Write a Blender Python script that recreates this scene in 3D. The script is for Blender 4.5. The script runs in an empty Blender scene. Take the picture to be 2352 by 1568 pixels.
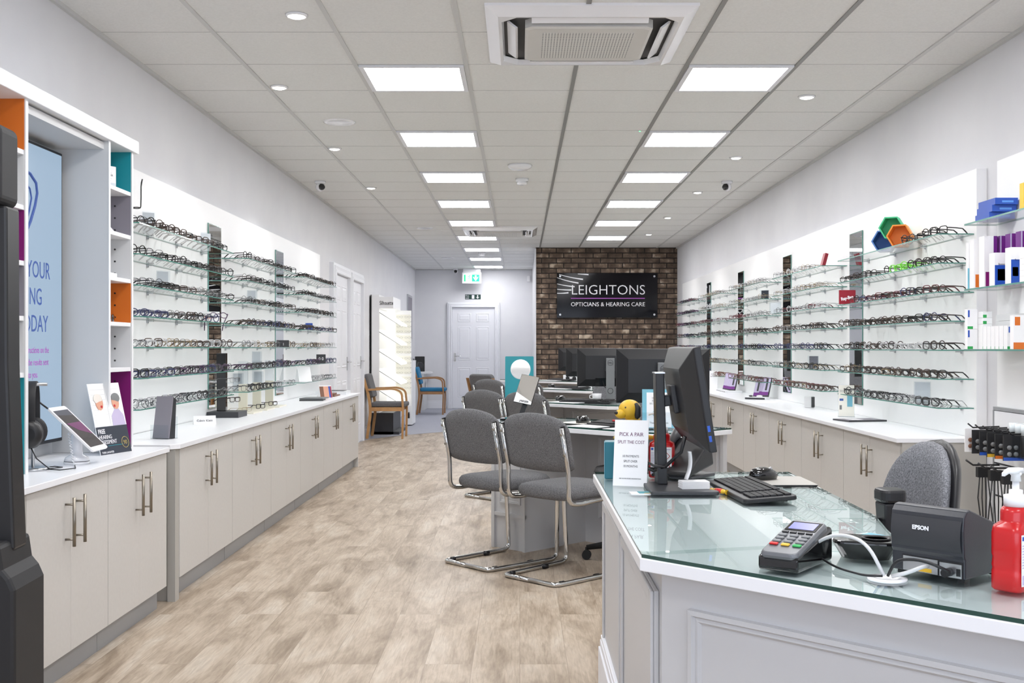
import bpy, bmesh, math, random
from mathutils import Matrix, Vector
random.seed(11)
S = bpy.context.scene
PI = math.pi
# ---------------- camera ----------------
camd = bpy.data.cameras.new('camera'); cd = camd; cam = bpy.data.objects.new('camera', cd)
S.collection.objects.link(cam); S.camera = cam
HC = 1.2; F = 2490.0
cam.location = (0, 0, HC); cam.rotation_euler = (PI/2, 0, 0)
cd.sensor_width = 36; cd.lens = F/2352*36; cd.shift_x = -18/2352; cd.shift_y = 14/2352
cd.clip_start = 0.05; cd.clip_end = 200
# ---------------- world, exposure, daylight from the shop window behind the camera ----------------
S.view_settings.view_transform = 'Standard'; S.view_settings.look = 'None'
S.view_settings.gamma = 1; S.view_settings.use_curve_mapping = False
S.view_settings.exposure = 1.14
W = bpy.data.worlds.new('world'); S.world = W; W.use_nodes = True
W.node_tree.nodes['Background'].inputs[0].default_value = (.78, .86, 1, 1)
W.node_tree.nodes['Background'].inputs[1].default_value = 1.5
def area(name, loc, rot, sx, sy, power, col):
    l = bpy.data.lights.new(name, 'AREA'); l.shape = 'RECTANGLE'; l.size = sx; l.size_y = sy
    l.energy = power; l.color = col
    o = bpy.data.objects.new(name, l); o.location = loc; o.rotation_euler = rot
    S.collection.objects.link(o); return o
area('daylight_window', (0.18, -1.42, 1.45), (PI/2, 0, PI), 4.0, 2.0, 34, (.68, .80, 1))
PANEL_E = 9.0
DOWN_W = 16.0
# ---------------- materials ----------------
def lin(c):
    c = c/255.0
    return c/12.92 if c <= .04045 else ((c+.055)/1.055)**2.4
def L3(rgb): return (lin(rgb[0]), lin(rgb[1]), lin(rgb[2]), 1)
M = {}
def P(name, rgb, rough=.5, metal=0, spec=.5, coat=0, emit=0, trans=0, noise=None, bump=0, bscale=200):
    m = bpy.data.materials.new(name); m.use_nodes = True; nt = m.node_tree
    b = nt.nodes['Principled BSDF']
    b.inputs['Base Color'].default_value = L3(rgb); b.inputs['Roughness'].default_value = rough
    b.inputs['Metallic'].default_value = metal; b.inputs['Specular IOR Level'].default_value = spec
    b.inputs['Coat Weight'].default_value = coat; b.inputs['Transmission Weight'].default_value = trans
    if emit:
        b.inputs['Emission Color'].default_value = L3(rgb); b.inputs['Emission Strength'].default_value = emit
    if noise or bump:
        tc = nt.nodes.new('ShaderNodeTexCoord'); n = nt.nodes.new('ShaderNodeTexNoise')
        n.inputs['Scale'].default_value = bscale; n.inputs['Detail'].default_value = 3
        nt.links.new(tc.outputs['Object'], n.inputs['Vector'])
        if noise:
            r = nt.nodes.new('ShaderNodeValToRGB')
            r.color_ramp.elements[0].position = .32; r.color_ramp.elements[1].position = .68
            r.color_ramp.elements[0].color = L3(rgb); r.color_ramp.elements[1].color = L3(noise)
            nt.links.new(n.outputs['Fac'], r.inputs[0]); nt.links.new(r.outputs[0], b.inputs['Base Color'])
        if bump:
            bp = nt.nodes.new('ShaderNodeBump'); bp.inputs['Strength'].default_value = bump; bp.inputs['Distance'].default_value = .002
            nt.links.new(n.outputs['Fac'], bp.inputs['Height']); nt.links.new(bp.outputs[0], b.inputs['Normal'])
    M[name] = m; return m
def glassmat(name, tint, ior=1.5, rough=0.0):
    m = bpy.data.materials.new(name); m.use_nodes = True; nt = m.node_tree; nt.nodes.clear()
    o = nt.nodes.new('ShaderNodeOutputMaterial'); mx = nt.nodes.new('ShaderNodeMixShader')
    t = nt.nodes.new('ShaderNodeBsdfTransparent'); g = nt.nodes.new('ShaderNodeBsdfGlossy'); f = nt.nodes.new('ShaderNodeFresnel')
    t.inputs[0].default_value = (*tint, 1); g.inputs['Roughness'].default_value = rough; f.inputs['IOR'].default_value = ior
    gm = nt.nodes.new('ShaderNodeNewGeometry'); iv = nt.nodes.new('ShaderNodeMath'); iv.operation = 'SUBTRACT'; iv.inputs[0].default_value = 1; nt.links.new(gm.outputs['Backfacing'], iv.inputs[1])
    ml = nt.nodes.new('ShaderNodeMath'); ml.operation = 'MULTIPLY'; nt.links.new(f.outputs[0], ml.inputs[0]); nt.links.new(iv.outputs[0], ml.inputs[1])
    nt.links.new(ml.outputs[0], mx.inputs[0]); nt.links.new(t.outputs[0], mx.inputs[1]); nt.links.new(g.outputs[0], mx.inputs[2])
    nt.links.new(mx.outputs[0], o.inputs[0]); M[name] = m; return m
P('wall', (222, 222, 226), .85, noise=(226, 226, 229), bscale=3)
P('ceil', (226, 226, 224), .9, noise=(232, 232, 230), bump=.25, bscale=90)
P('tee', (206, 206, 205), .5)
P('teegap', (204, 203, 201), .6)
P('teeshade', (142, 142, 140), .5)  # tee colour darkened to put shade into the right-hand ceiling bars
P('white', (236, 237, 240), .35)
P('whitegloss', (240, 240, 243), .12, coat=.3)
P('laminate', (238, 239, 243), .28)
P('trim', (232, 233, 238), .4)
P('panelwhite', (246, 246, 247), .35)
P('cab', (200, 197, 193), .45, noise=(203, 200, 196), bscale=60)
P('cabside', (176, 173, 167), .5)
P('deskbody', (196, 196, 198), .4)
P('plinth', (158, 160, 163), .4, metal=.2)
P('steel', (150, 143, 132), .3, metal=1)
P('chrome', (205, 205, 205), .08, metal=1)
P('alu', (190, 192, 195), .3, metal=1)
P('black', (24, 24, 27), .4)
P('blackgloss', (14, 14, 16), .08, coat=.5)
P('softblack', (30, 30, 33), .6)
P('darkgrey', (52, 53, 57), .45)
P('printer', (46, 48, 54), .35, noise=(50, 52, 58), bump=.1, bscale=600)
P('midgrey', (120, 122, 124), .45)
P('fabric', (84, 84, 86), .95, spec=.2, noise=(126, 126, 128), bump=.6, bscale=260)
P('fabric2', (92, 93, 97), .95, spec=.2, noise=(150, 151, 156), bump=.6, bscale=240)
P('bluefab', (34, 108, 150), .9, noise=(44, 122, 165), bscale=200)
P('woodlight', (196, 150, 98), .45, noise=(180, 134, 84), bscale=14)
P('woodbrown', (160, 118, 76), .5, noise=(146, 104, 66), bscale=14)
P('teal', (20, 142, 155), .4)
P('tealdark', (22, 110, 128), .35)
P('orange', (214, 110, 28), .45)
P('magenta', (124, 12, 104), .45)
P('liningrey', (134, 130, 140), .5)
P('lining', (214, 215, 216), .5)
P('paper', (240, 240, 242), .6)
P('paperblue', (120, 185, 205), .5)
P('papercream', (238, 236, 226), .6)
P('navy', (40, 46, 60), .4)
P('cream', (226, 222, 206), .3)
P('gold', (180, 160, 90), .4)
P('red', (196, 18, 24), .28, coat=.2)
P('rbred', (150, 24, 44), .4)
P('yellow', (222, 178, 48), .45)
P('green', (40, 160, 80), .5)
P('exitgreen', (0, 190, 130), .4, emit=.35)
P('exitwhite', (240, 255, 250), .4, emit=.5)
P('firegreen', (20, 60, 52), .5)
P('purple', (110, 30, 130), .45)
P('ink', (40, 40, 52), .6)
P('inkpurple', (96, 30, 84), .6)
P('inkblue', (68, 96, 168), .6)
P('blue', (30, 80, 180), .4)
P('skyblue', (90, 150, 230), .4)
P('brownleather', (120, 80, 60), .5)
P('skin', (216, 160, 135), .6)
P('hairwhite', (226, 220, 212), .7)
P('lilac', (190, 180, 210), .6)
P('rubber', (26, 26, 27), .7)
P('edge', (84, 142, 130), .15, coat=.4)
P('edgedark', (18, 62, 52), .1, coat=.5)
P('mirror', (225, 228, 228), .01, metal=1)
P('mirrorlight', (232, 230, 226), .03, metal=.85)
P('signblack', (12, 10, 16), .08, spec=.22)
P('signwhite', (244, 244, 248), .4)
P('signpurple', (176, 84, 190), .4)
P('panelgrey', (214, 212, 208), .5)
P('acslot', (70, 70, 72), .6)
P('screen', (40, 34, 44), .05, coat=.5)
P('acrylic', (220, 228, 232), .1)
glassmat('glass', (.965, .985, .978), 1.45)
glassmat('desk_glass', (.90, .94, .93), 2.2)
glassmat('lens', (.985, .985, .985), 1.35)
glassmat('clear', (.93, .95, .96), 1.4)
def emis(name, rgb, e):
    m = bpy.data.materials.new(name); m.use_nodes = True; nt = m.node_tree; nt.nodes.clear()
    o = nt.nodes.new('ShaderNodeOutputMaterial'); g = nt.nodes.new('ShaderNodeEmission')
    g.inputs[0].default_value = L3(rgb); g.inputs[1].default_value = e
    nt.links.new(g.outputs[0], o.inputs[0]); M[name] = m
emis('lamp', (253, 253, 255), PANEL_E)
emis('spot', (255, 250, 240), 7)
emis('led', (90, 255, 150), 2)
emis('shelflight', (255, 254, 246), .6)
# television picture: flat pale blue that brightens to the middle, given off by the screen
def tv():
    m = bpy.data.materials.new('tv_picture'); m.use_nodes = True; nt = m.node_tree
    b = nt.nodes['Principled BSDF']; b.inputs['Base Color'].default_value = (.02, .02, .03, 1); b.inputs['Roughness'].default_value = .25
    b.inputs['Emission Color'].default_value = L3((158, 182, 204)); b.inputs['Emission Strength'].default_value = .42
    M['tv'] = m
tv()
# wooden vinyl floor
def floor_mat():
    m = bpy.data.materials.new('wood_vinyl'); m.use_nodes = True; nt = m.node_tree; N = nt.nodes.new; l = nt.links.new
    b = nt.nodes['Principled BSDF']; tc = N('ShaderNodeTexCoord')
    mp = N('ShaderNodeMapping'); mp.inputs['Rotation'].default_value = (0, 0, PI/2); l(tc.outputs['Object'], mp.inputs[0])
    br = N('ShaderNodeTexBrick'); br.offset = .37; br.inputs['Scale'].default_value = 1
    br.inputs['Brick Width'].default_value = 1.22; br.inputs['Row Height'].default_value = .18
    br.inputs['Mortar Size'].default_value = .0011; br.inputs['Mortar Smooth'].default_value = .2
    br.inputs['Color1'].default_value = (0, 0, 0, 1); br.inputs['Color2'].default_value = (1, 1, 1, 1); br.inputs['Mortar'].default_value = (.5, .5, .5, 1)
    l(mp.outputs[0], br.inputs[0])
    # per-plank offset so that the figure breaks at the seams
    vm = N('ShaderNodeVectorMath'); vm.operation = 'MULTIPLY_ADD'; l(br.outputs['Color'], vm.inputs[0]); vm.inputs[1].default_value = (7, 13, 0); l(tc.outputs['Object'], vm.inputs[2])
    m2 = N('ShaderNodeMapping'); m2.inputs['Scale'].default_value = (4.2, 1.0, 1); l(vm.outputs[0], m2.inputs[0])
    n1 = N('ShaderNodeTexNoise'); n1.inputs['Scale'].default_value = 1.6; n1.inputs['Detail'].default_value = 7; n1.inputs['Roughness'].default_value = .62; n1.inputs['Distortion'].default_value = .55; l(m2.outputs[0], n1.inputs[0])
    m3 = N('ShaderNodeMapping'); m3.inputs['Scale'].default_value = (60, 5, 1); l(vm.outputs[0], m3.inputs[0])
    n2 = N('ShaderNodeTexNoise'); n2.inputs['Scale'].default_value = 1.5; n2.inputs['Detail'].default_value = 5; n2.inputs['Distortion'].default_value = .8; l(m3.outputs[0], n2.inputs[0])
    r = N('ShaderNodeValToRGB'); e = r.color_ramp.elements
    e[0].position = .26; e[0].color = L3((122, 105, 87)); e[1].position = .72; e[1].color = L3((200, 190, 176))
    x = e.new(.42); x.color = L3((160, 144, 126)); x = e.new(.55); x.color = L3((184, 169, 151))
    l(n1.outputs['Fac'], r.inputs[0])
    r2 = N('ShaderNodeValToRGB'); r2.color_ramp.elements[0].position = .3; r2.color_ramp.elements[0].color = (.74, .72, .70, 1); r2.color_ramp.elements[1].position = .62; r2.color_ramp.elements[1].color = (1, 1, 1, 1)
    l(n2.outputs['Fac'], r2.inputs[0])
    mx = N('ShaderNodeMix'); mx.data_type = 'RGBA'; mx.blend_type = 'MULTIPLY'; mx.inputs[0].default_value = .95
    l(r.outputs[0], mx.inputs[6]); l(r2.outputs[0], mx.inputs[7])
    mm = N('ShaderNodeMix'); mm.data_type = 'RGBA'; mm.inputs[7].default_value = L3((112, 96, 82)); l(mx.outputs[2], mm.inputs[6])
    ml = N('ShaderNodeMath'); ml.operation = 'MULTIPLY'; ml.inputs[1].default_value = .5; l(br.outputs['Fac'], ml.inputs[0]); l(ml.outputs[0], mm.inputs[0])
    l(mm.outputs[2], b.inputs['Base Color']); b.inputs['Roughness'].default_value = .42; b.inputs['Specular IOR Level'].default_value = .4
    bp = N('ShaderNodeBump'); bp.inputs['Strength'].default_value = .12; bp.inputs['Distance'].default_value = .002; l(n2.outputs['Fac'], bp.inputs['Height']); l(bp.outputs[0], b.inputs['Normal'])
    M['floor'] = m
floor_mat()
P('carpet', (146, 148, 158), .98, spec=.1, noise=(172, 174, 184), bump=.8, bscale=180)
def brick_mat():
    m = bpy.data.materials.new('brickwork'); m.use_nodes = True; nt = m.node_tree; N = nt.nodes.new; l = nt.links.new
    b = nt.nodes['Principled BSDF']; tc = N('ShaderNodeTexCoord')
    sx = N('ShaderNodeSeparateXYZ'); cx = N('ShaderNodeCombineXYZ'); l(tc.outputs['Object'], sx.inputs[0]); l(sx.outputs[0], cx.inputs[0]); l(sx.outputs[2], cx.inputs[1])
    br = N('ShaderNodeTexBrick'); br.offset = .5; br.inputs['Scale'].default_value = 1
    br.inputs['Brick Width'].default_value = .228; br.inputs['Row Height'].default_value = .0785; br.inputs['Mortar Size'].default_value = .0085; br.inputs['Mortar Smooth'].default_value = .25
    br.inputs['Color1'].default_value = (0, 0, 0, 1); br.inputs['Color2'].default_value = (1, 1, 1, 1); br.inputs['Mortar'].default_value = (.5, .5, .5, 1)
    n0 = N('ShaderNodeTexNoise'); n0.inputs['Scale'].default_value = 12; l(cx.outputs[0], n0.inputs[0])
    wv = N('ShaderNodeVectorMath'); wv.operation = 'MULTIPLY_ADD'; l(n0.outputs['Color'], wv.inputs[0]); wv.inputs[1].default_value = (.008, .008, 0); l(cx.outputs[0], wv.inputs[2])
    l(wv.outputs[0], br.inputs[0])
    n1 = N('ShaderNodeTexNoise'); n1.inputs['Scale'].default_value = 7; n1.inputs['Detail'].default_value = 6; l(cx.outputs[0], n1.inputs[0])
    r = N('ShaderNodeValToRGB'); e = r.color_ramp.elements
    e[0].position = .30; e[0].color = L3((76, 64, 56)); e[1].position = .76; e[1].color = L3((206, 190, 170))
    x = e.new(.5); x.color = L3((104, 88, 76)); x = e.new(.62); x.color = L3((134, 114, 98))
    ad = N('ShaderNodeMath'); ad.operation = 'MULTIPLY_ADD'; l(br.outputs['Color'], ad.inputs[0]); ad.inputs[1].default_value = .16; l(n1.outputs['Fac'], ad.inputs[2])
    sb = N('ShaderNodeMath'); sb.operation = 'SUBTRACT'; l(ad.outputs[0], sb.inputs[0]); sb.inputs[1].default_value = .06; l(sb.outputs[0], r.inputs[0])
    mm = N('ShaderNodeMix'); mm.data_type = 'RGBA'; mm.inputs[7].default_value = L3((48, 42, 38)); l(r.outputs[0], mm.inputs[6]); l(br.outputs['Fac'], mm.inputs[0])
    l(mm.outputs[2], b.inputs['Base Color']); b.inputs['Roughness'].default_value = .85
    n2 = N('ShaderNodeTexNoise'); n2.inputs['Scale'].default_value = 60; n2.inputs['Detail'].default_value = 4; l(cx.outputs[0], n2.inputs[0])
    hm = N('ShaderNodeMath'); hm.operation = 'MULTIPLY_ADD'; l(br.outputs['Fac'], hm.inputs[0]); hm.inputs[1].default_value = -1; l(n2.outputs['Fac'], hm.inputs[2])
    bp = N('ShaderNodeBump'); bp.inputs['Strength'].default_value = .9; bp.inputs['Distance'].default_value = .012; l(hm.outputs[0], bp.inputs['Height']); l(bp.outputs[0], b.inputs['Normal'])
    M['brick'] = m
brick_mat()
def perf_mat():  # white grille with a regular field of round holes
    m = bpy.data.materials.new('perforated_grille'); m.use_nodes = True; nt = m.node_tree; N = nt.nodes.new; l = nt.links.new
    b = nt.nodes['Principled BSDF']; tc = N('ShaderNodeTexCoord'); vo = N('ShaderNodeTexVoronoi'); vo.inputs['Scale'].default_value = 70; vo.inputs['Randomness'].default_value = 0
    mp = N('ShaderNodeMapping'); mp.inputs['Scale'].default_value = (1, 1, 0); l(tc.outputs['Object'], mp.inputs[0]); l(mp.outputs[0], vo.inputs['Vector'])
    lt = N('ShaderNodeMath'); lt.operation = 'LESS_THAN'; lt.inputs[1].default_value = .26; l(vo.outputs['Distance'], lt.inputs[0])
    mx = N('ShaderNodeMix'); mx.data_type = 'RGBA'; mx.inputs[6].default_value = L3((222, 221, 217)); mx.inputs[7].default_value = L3((100, 100, 102)); l(lt.outputs[0], mx.inputs[0])
    l(mx.outputs[2], b.inputs['Base Color']); M['perf'] = m
perf_mat()
# ---------------- geometry helpers ----------------
C = S.collection
class MB:
    def __init__(s): s.b = bmesh.new(); s.m = []; s.T = Matrix()
    def mi(s, m):
        if m not in s.m: s.m.append(m)
        return s.m.index(m)
    def v(s, p): return s.b.verts.new(s.T @ Vector(p))
    def f(s, vs, m, sm=False):
        try:
            f = s.b.faces.new(vs); f.material_index = s.mi(m); f.smooth = sm; return f
        except ValueError: return None
    def box(s, x0, x1, y0, y1, z0, z1, m, top=None, bot=None):
        V = [s.v(p) for p in ((x0,y0,z0),(x1,y0,z0),(x1,y1,z0),(x0,y1,z0),(x0,y0,z1),(x1,y0,z1),(x1,y1,z1),(x0,y1,z1))]
        for k, q in enumerate(((0,3,2,1),(4,5,6,7),(0,1,5,4),(1,2,6,5),(2,3,7,6),(3,0,4,7))):
            s.f([V[i] for i in q], (bot or m) if k == 0 else (top or m) if k == 1 else m)
        return s
    def prism(s, pts, z0, z1, m, top=None, sm=False, bot=None):
        A = [s.v((x, y, z0)) for x, y in pts]; B = [s.v((x, y, z1)) for x, y in pts]; n = len(pts)
        s.f(A[::-1], bot or top or m); s.f(B, top or m)
        for i in range(n): s.f([A[i], A[(i+1) % n], B[(i+1) % n], B[i]], m, sm)
        return s
    def loft(s, rings, m, cap=True, sm=True, closed=True):
        R = [[s.v(p) for p in r] for r in rings]; n = len(R[0])
        for a, b in zip(R, R[1:]):
            for i in range(n if closed else n-1): s.f([a[i], a[(i+1) % n], b[(i+1) % n], b[i]], m, sm)
        if cap: s.f(R[0][::-1], m, False); s.f(R[-1], m, False)
        return s
    def tube(s, pts, r, m, n=8, closed=False, flat=1.0):
        pts = [Vector(p) for p in pts]; N = len(pts); rings = []; up = None
        for i, p in enumerate(pts):
            if closed: t = (pts[(i+1) % N]-pts[i-1])
            else: t = pts[min(i+1, N-1)]-pts[max(i-1, 0)]
            t.normalize()
            if up is None:
                up = Vector((0,0,1)) if abs(t.z) < .9 else Vector((1,0,0))
            a = t.cross(up)
            if a.length < 1e-4: a = t.cross(Vector((0,1,0)))
            a.normalize(); up2 = a.cross(t).normalized(); up = up2
            rr = r[i] if isinstance(r, (list, tuple)) else r
            rings.append([p + (a*math.cos(k*2*PI/n) + up2*math.sin(k*2*PI/n)*flat)*rr for k in range(n)])
        if closed: rings.append(rings[0]); s.loft(rings, m, cap=False)
        else: s.loft(rings, m)
        return s
    def cyl(s, p0, p1, r0, m, r1=None, n=16): return s.tube([p0, p1], [r0, r0 if r1 is None else r1], m, n)
    def lathe(s, prof, m, c=(0,0), n=24, sm=True):
        return s.loft([[(c[0]+r*math.cos(k*2*PI/n), c[1]+r*math.sin(k*2*PI/n), z) for k in range(n)] for r, z in prof], m, True, sm)
    def ball(s, c, r, m, n=12, k=8):
        rx, ry, rz = r if isinstance(r, tuple) else (r, r, r)
        return s.loft([[(c[0]+rx*math.sin(PI*(j+.02)/(k+.04))*math.cos(i*2*PI/n), c[1]+ry*math.sin(PI*(j+.02)/(k+.04))*math.sin(i*2*PI/n), c[2]-rz*math.cos(PI*(j+.02)/(k+.04))) for i in range(n)] for j in range(k+1)], m)
    def quad(s, a, b, c, d, m): s.f([s.v(a), s.v(b), s.v(c), s.v(d)], m); return s
def finish(o_mesh, bevel=0): pass
def mesh_of(mb, name, fix=True):
    me = bpy.data.meshes.new(name)
    if fix: bmesh.ops.recalc_face_normals(mb.b, faces=mb.b.faces)
    mb.b.to_mesh(me); mb.b.free()
    for k in mb.m: me.materials.append(M[k])
    return me
def part(name, mb, parent=None, label=None, bevel=0, loc=None, rot=None, subsurf=0, fix=True, seg=2):
    o = bpy.data.objects.new(name, mesh_of(mb, name, fix) if isinstance(mb, MB) else mb); C.objects.link(o)
    if parent: o.parent = parent
    if loc: o.location = loc
    if rot: o.rotation_euler = rot
    if bevel:
        b = o.modifiers.new('bevel', 'BEVEL'); b.width = bevel; b.segments = seg; b.limit_method = 'ANGLE'; b.angle_limit = .6; b.harden_normals = False
    if subsurf:
        b = o.modifiers.new('sub', 'SUBSURF'); b.levels = subsurf; b.render_levels = subsurf
    if label: o['label'] = label
    return o
def tag(o, label, cat, group=None, kind=None):
    o['label'] = label; o['category'] = cat
    if group: o['group'] = group
    if kind: o['kind'] = kind
    return o
def thing(name, label, cat, loc=(0,0,0), rz=0, group=None):
    o = bpy.data.objects.new(name, None); C.objects.link(o); o.location = loc; o.rotation_euler = (0,0,rz); o.empty_display_size = .1
    return tag(o, label, cat, group)
def solo(name, mb, label, cat, loc=None, rot=None, bevel=0, group=None, **k):
    return tag(part(name, mb, None, None, bevel, loc, rot, **k), label, cat, group)
def struct(name, mb, parent=None, bevel=0, **k):
    o = part(name, mb, parent, bevel=bevel, **k)
    if not parent: o['kind'] = 'structure'
    return o
def dup(root, loc, rz, label=None, group=None):
    r = root.copy(); C.objects.link(r); r.location = loc; r.rotation_euler = (0,0,rz)
    if label: r['label'] = label
    if group: r['group'] = group
    for ch in list(root.children):
        c = ch.copy(); C.objects.link(c); c.parent = r
        for g in ch.children:
            d = g.copy(); C.objects.link(d); d.parent = c
    return r
def text(name, s, size, m, parent, loc, rot, align='LEFT', sx=1.0, ext=.0006, label=None, spacing=1.0, bold=0, valign='BOTTOM_BASELINE'):
    cu = bpy.data.curves.new(name, 'FONT'); cu.body = s; cu.size = size; cu.align_x = align; cu.extrude = ext; cu.space_character = spacing; cu.resolution_u = 3; cu.offset = bold; cu.align_y = valign
    t = bpy.data.objects.new('tmp', cu); C.objects.link(t); bpy.context.view_layer.update()
    me = bpy.data.meshes.new_from_object(t.evaluated_get(bpy.context.evaluated_depsgraph_get()))
    bpy.data.objects.remove(t); me.materials.clear(); me.materials.append(M[m])
    for v in me.vertices: v.co.x *= sx
    o = bpy.data.objects.new(name, me); C.objects.link(o); o.parent = parent; o.location = loc; o.rotation_euler = rot
    if label: o['label'] = label
    return o
def rrect(x0, x1, y0, y1, r, n=5):
    pts = []
    for cx, cy, a in ((x1-r, y1-r, 0), (x0+r, y1-r, PI/2), (x0+r, y0+r, PI), (x1-r, y0+r, 1.5*PI)):
        for k in range(n+1):
            t = a+k*PI/2/n; pts.append((cx+r*math.cos(t), cy+r*math.sin(t)))
    return pts
def slabXZ(mb, pts, y0, y1, m, front=None):  # outline in x,z extruded along y
    A = [mb.v((x, y0, z)) for x, z in pts]; B = [mb.v((x, y1, z)) for x, z in pts]; n = len(pts)
    mb.f(A, front or m); mb.f(B[::-1], m)
    for i in range(n): mb.f([A[i], A[(i+1) % n], B[(i+1) % n], B[i]], m)
    return mb
def R(d): return math.radians(d)
def onz(px, py, z): Y = F*(HC-z)/(py-798); return ((px-1194)*Y/F, Y, z)
def ony(px, py, Y): return ((px-1194)*Y/F, Y, HC-(py-798)*Y/F)
def onx(px, py, X): Y = F*X/(px-1194); return (X, Y, HC-(py-798)*Y/F)
RL = (PI/2, 0, PI/2)    # lettering that reads from the room on the left wall
RR = (PI/2, 0, -PI/2)   # on the right wall
RC = (PI/2, 0, 0)       # facing the shop front
# ================= SETTING =================
XL, XR, ZC, YB, YF = -2.075, 2.44, 2.75, 21.45, -1.5
YK = 16.8   # brick wall
XK = .25
path = [(-2.075, 13.5), (-1.99, 14.15), (-1.6, 14.85), (-1.0, 15.5), (0, 16.2), (.25, 16.35)]
mb = MB(); mb.f([mb.v((x, y, 0)) for x, y in [(XL, YF), (XR, YF), (XR, YK), (XK, YK)] + path[::-1]], 'floor'); mb.box(XL, XR, YF, YK, -.12, -.02, 'floor')
struct('floor', mb, fix=False)
mb = MB(); mb.f([mb.v((x, y, .002)) for x, y in path + [(XK, YB), (XL, YB)]], 'carpet'); mb.box(XL, XK, 13.6, YB, -.1, -.03, 'carpet'); struct('floor', mb, fix=False)
mb = MB(); mb.box(XL, XR, YF, YB+.1, ZC, ZC+.1, 'ceil'); ce = struct('ceiling', mb)
GX = [.31+.605*k for k in range(-3, 4)]; GY0 = 5.93; GS = .603
mb = MB()
for x in GX: mb.box(x-.0115, x+.0115, YF, YB if x < .3 else YK, ZC-.006, ZC, 'teeshade' if x > .3 and x < 2 else 'tee')
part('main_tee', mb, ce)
mb = MB(); y = GY0-GS*12
while y < YB:
    if y > YF:
        mb.box(XL, XR, y-.003, y+.003, ZC-.002, ZC, 'teegap')
    y += GS
part('cross_tee', mb, ce)
mb = MB(); mb.box(XL, XL+.02, YF, YB, ZC-.02, ZC, 'tee'); mb.box(XR-.02, XR, YF, YK, ZC-.02, ZC, 'tee'); mb.box(XL, XK, YB-.02, YB, ZC-.02, ZC, 'tee'); struct('trim_1', mb)
mb = MB(); mb.box(XL-.12, XL, YF, YB+.1, 0, ZC, 'wall'); struct('wall_left', mb)
mb = MB(); mb.box(XR, XR+.12, YF, YK+.1, 0, ZC, 'wall'); struct('wall_right', mb)
mb = MB(); mb.box(XL, XK+.14, YB, YB+.1, 0, ZC, 'wall'); struct('wall_back', mb)
mb = MB(); mb.box(XK, XR, YK, YK+.12, 0, ZC, 'brick'); struct('wall_brick', mb)
mb = MB(); mb.box(XK, XK+.14, YK+.12, YB, 0, ZC, 'wall'); struct('wall_corridor', mb)
mb = MB(); mb.box(XK-.018, XK+.002, YK-.03, YK+.09, 0, ZC-.02, 'trim'); struct('trim_2', mb)
# shop front behind the camera: piers, sill and head round a big window
mb = MB(); mb.box(XL, XR, YF-.1, YF, 0, .42, 'wall'); mb.box(XL, XR, YF-.1, YF, 2.5, ZC, 'wall'); mb.box(XL, XL+.2, YF-.1, YF, .42, 2.5, 'wall'); mb.box(XR-.2, XR, YF-.1, YF, .42, 2.5, 'wall'); struct('wall_front', mb)
mb = MB()
for x in (XL+.2, -.6, .9, XR-.25): mb.box(x, x+.05, YF-.08, YF-.02, .42, 2.5, 'darkgrey')
mb.box(XL+.2, XR-.2, YF-.08, YF-.02, .42, .47, 'darkgrey'); mb.box(XL+.2, XR-.2, YF-.08, YF-.02, 2.45, 2.5, 'darkgrey'); struct('window_1', mb)
# skirtings
def skirt(name, x0, x1, y0, y1, nrm):
    mb = MB(); mb.box(x0, x1, y0, y1, 0, .12, 'trim')
    dx, dy = nrm
    mb.box(x0 + (0 if dx >= 0 else .006), x1-(.006 if dx > 0 else 0), y0 + (.006 if dy < 0 else 0), y1, .12, .15, 'trim'); return struct(name, mb, bevel=.002)
skirt('baseboard_left', XL, XL+.018, 14.02, YB, (1, 0)); skirt('baseboard_left', XL, XL+.018, 10.95, 11.8, (1, 0))
skirt('baseboard_back', XL, -1.45, YB-.018, YB, (0, -1)); skirt('baseboard_back', -.4, XK, YB-.018, YB, (0, -1))
# panelled door leaf in local x (width), z; front at y=0 facing -y
def door(name, w, h, handle_left, loc, rz, fw=.1):
    root = thing(name, '', 'door', loc, rz); del root['label']; del root['category']; root['kind'] = 'structure'
    mb = MB(); mb.box(0, w, 0, .03, .005, h, 'trim')
    st = .105; mw = (w-3*st)/2
    for x0 in (st, 2*st+mw):
        for z0, z1 in ((.22, .80), (.95, 1.60), (1.70, 1.87)):
            z0 *= h/1.98; z1 *= h/1.98
            a, b_, c, d = x0, x0+mw, z0, z1
            o = [(a, c), (b_, c), (b_, d), (a, d)]
            def ring(k, y): return [(a+k, y, c+k), (b_-k, y, c+k), (b_-k, y, d-k), (a+k, y, d-k)]
            mb.loft([ring(0, -.0005), ring(.008, .006) if 0 else ring(.006, -.006), ring(.014, -.006), ring(.02, -.001), ring(.045, -.007)], 'trim', cap=True, sm=False)
    part('leaf', mb, root)
    mb = MB()
    def arch(o, dp): return [(-o, dp, 0), (-o, dp, h+o), (w+o, dp, h+o), (w+o, dp, 0)]
    g0 = .003
    mb.loft([arch(g0, .03), arch(g0, -.036), arch(g0+.004, -.040), arch(g0+fw*.3, -.040), arch(g0+fw*.33, -.030), arch(g0+fw*.7, -.034), arch(g0+fw*.74, -.022), arch(g0+fw, -.020), arch(g0+fw+.002, .03)], 'trim', cap=False, sm=False, closed=False)
    part('architrave', mb, root, bevel=.003)
    mb = MB(); x = .05 if handle_left else w-.05; s = 1 if handle_left else -1
    mb.box(x-.02, x+.02, -.008, 0, .93, 1.09, 'chrome'); mb.tube([(x, -.008, 1.03), (x, -.05, 1.03), (x+s*.02, -.055, 1.03), (x+s*.12, -.055, 1.03)], .008, 'chrome')
    part('handle', mb, root, bevel=.001)
    return root
door('door_1', .83, 1.99, True, (-1.33, YB-.03, 0), 0, .1)
door('door_2', .95, 2.02, False, (XL+.03, 11.92, 0), PI/2, .11)
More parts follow.
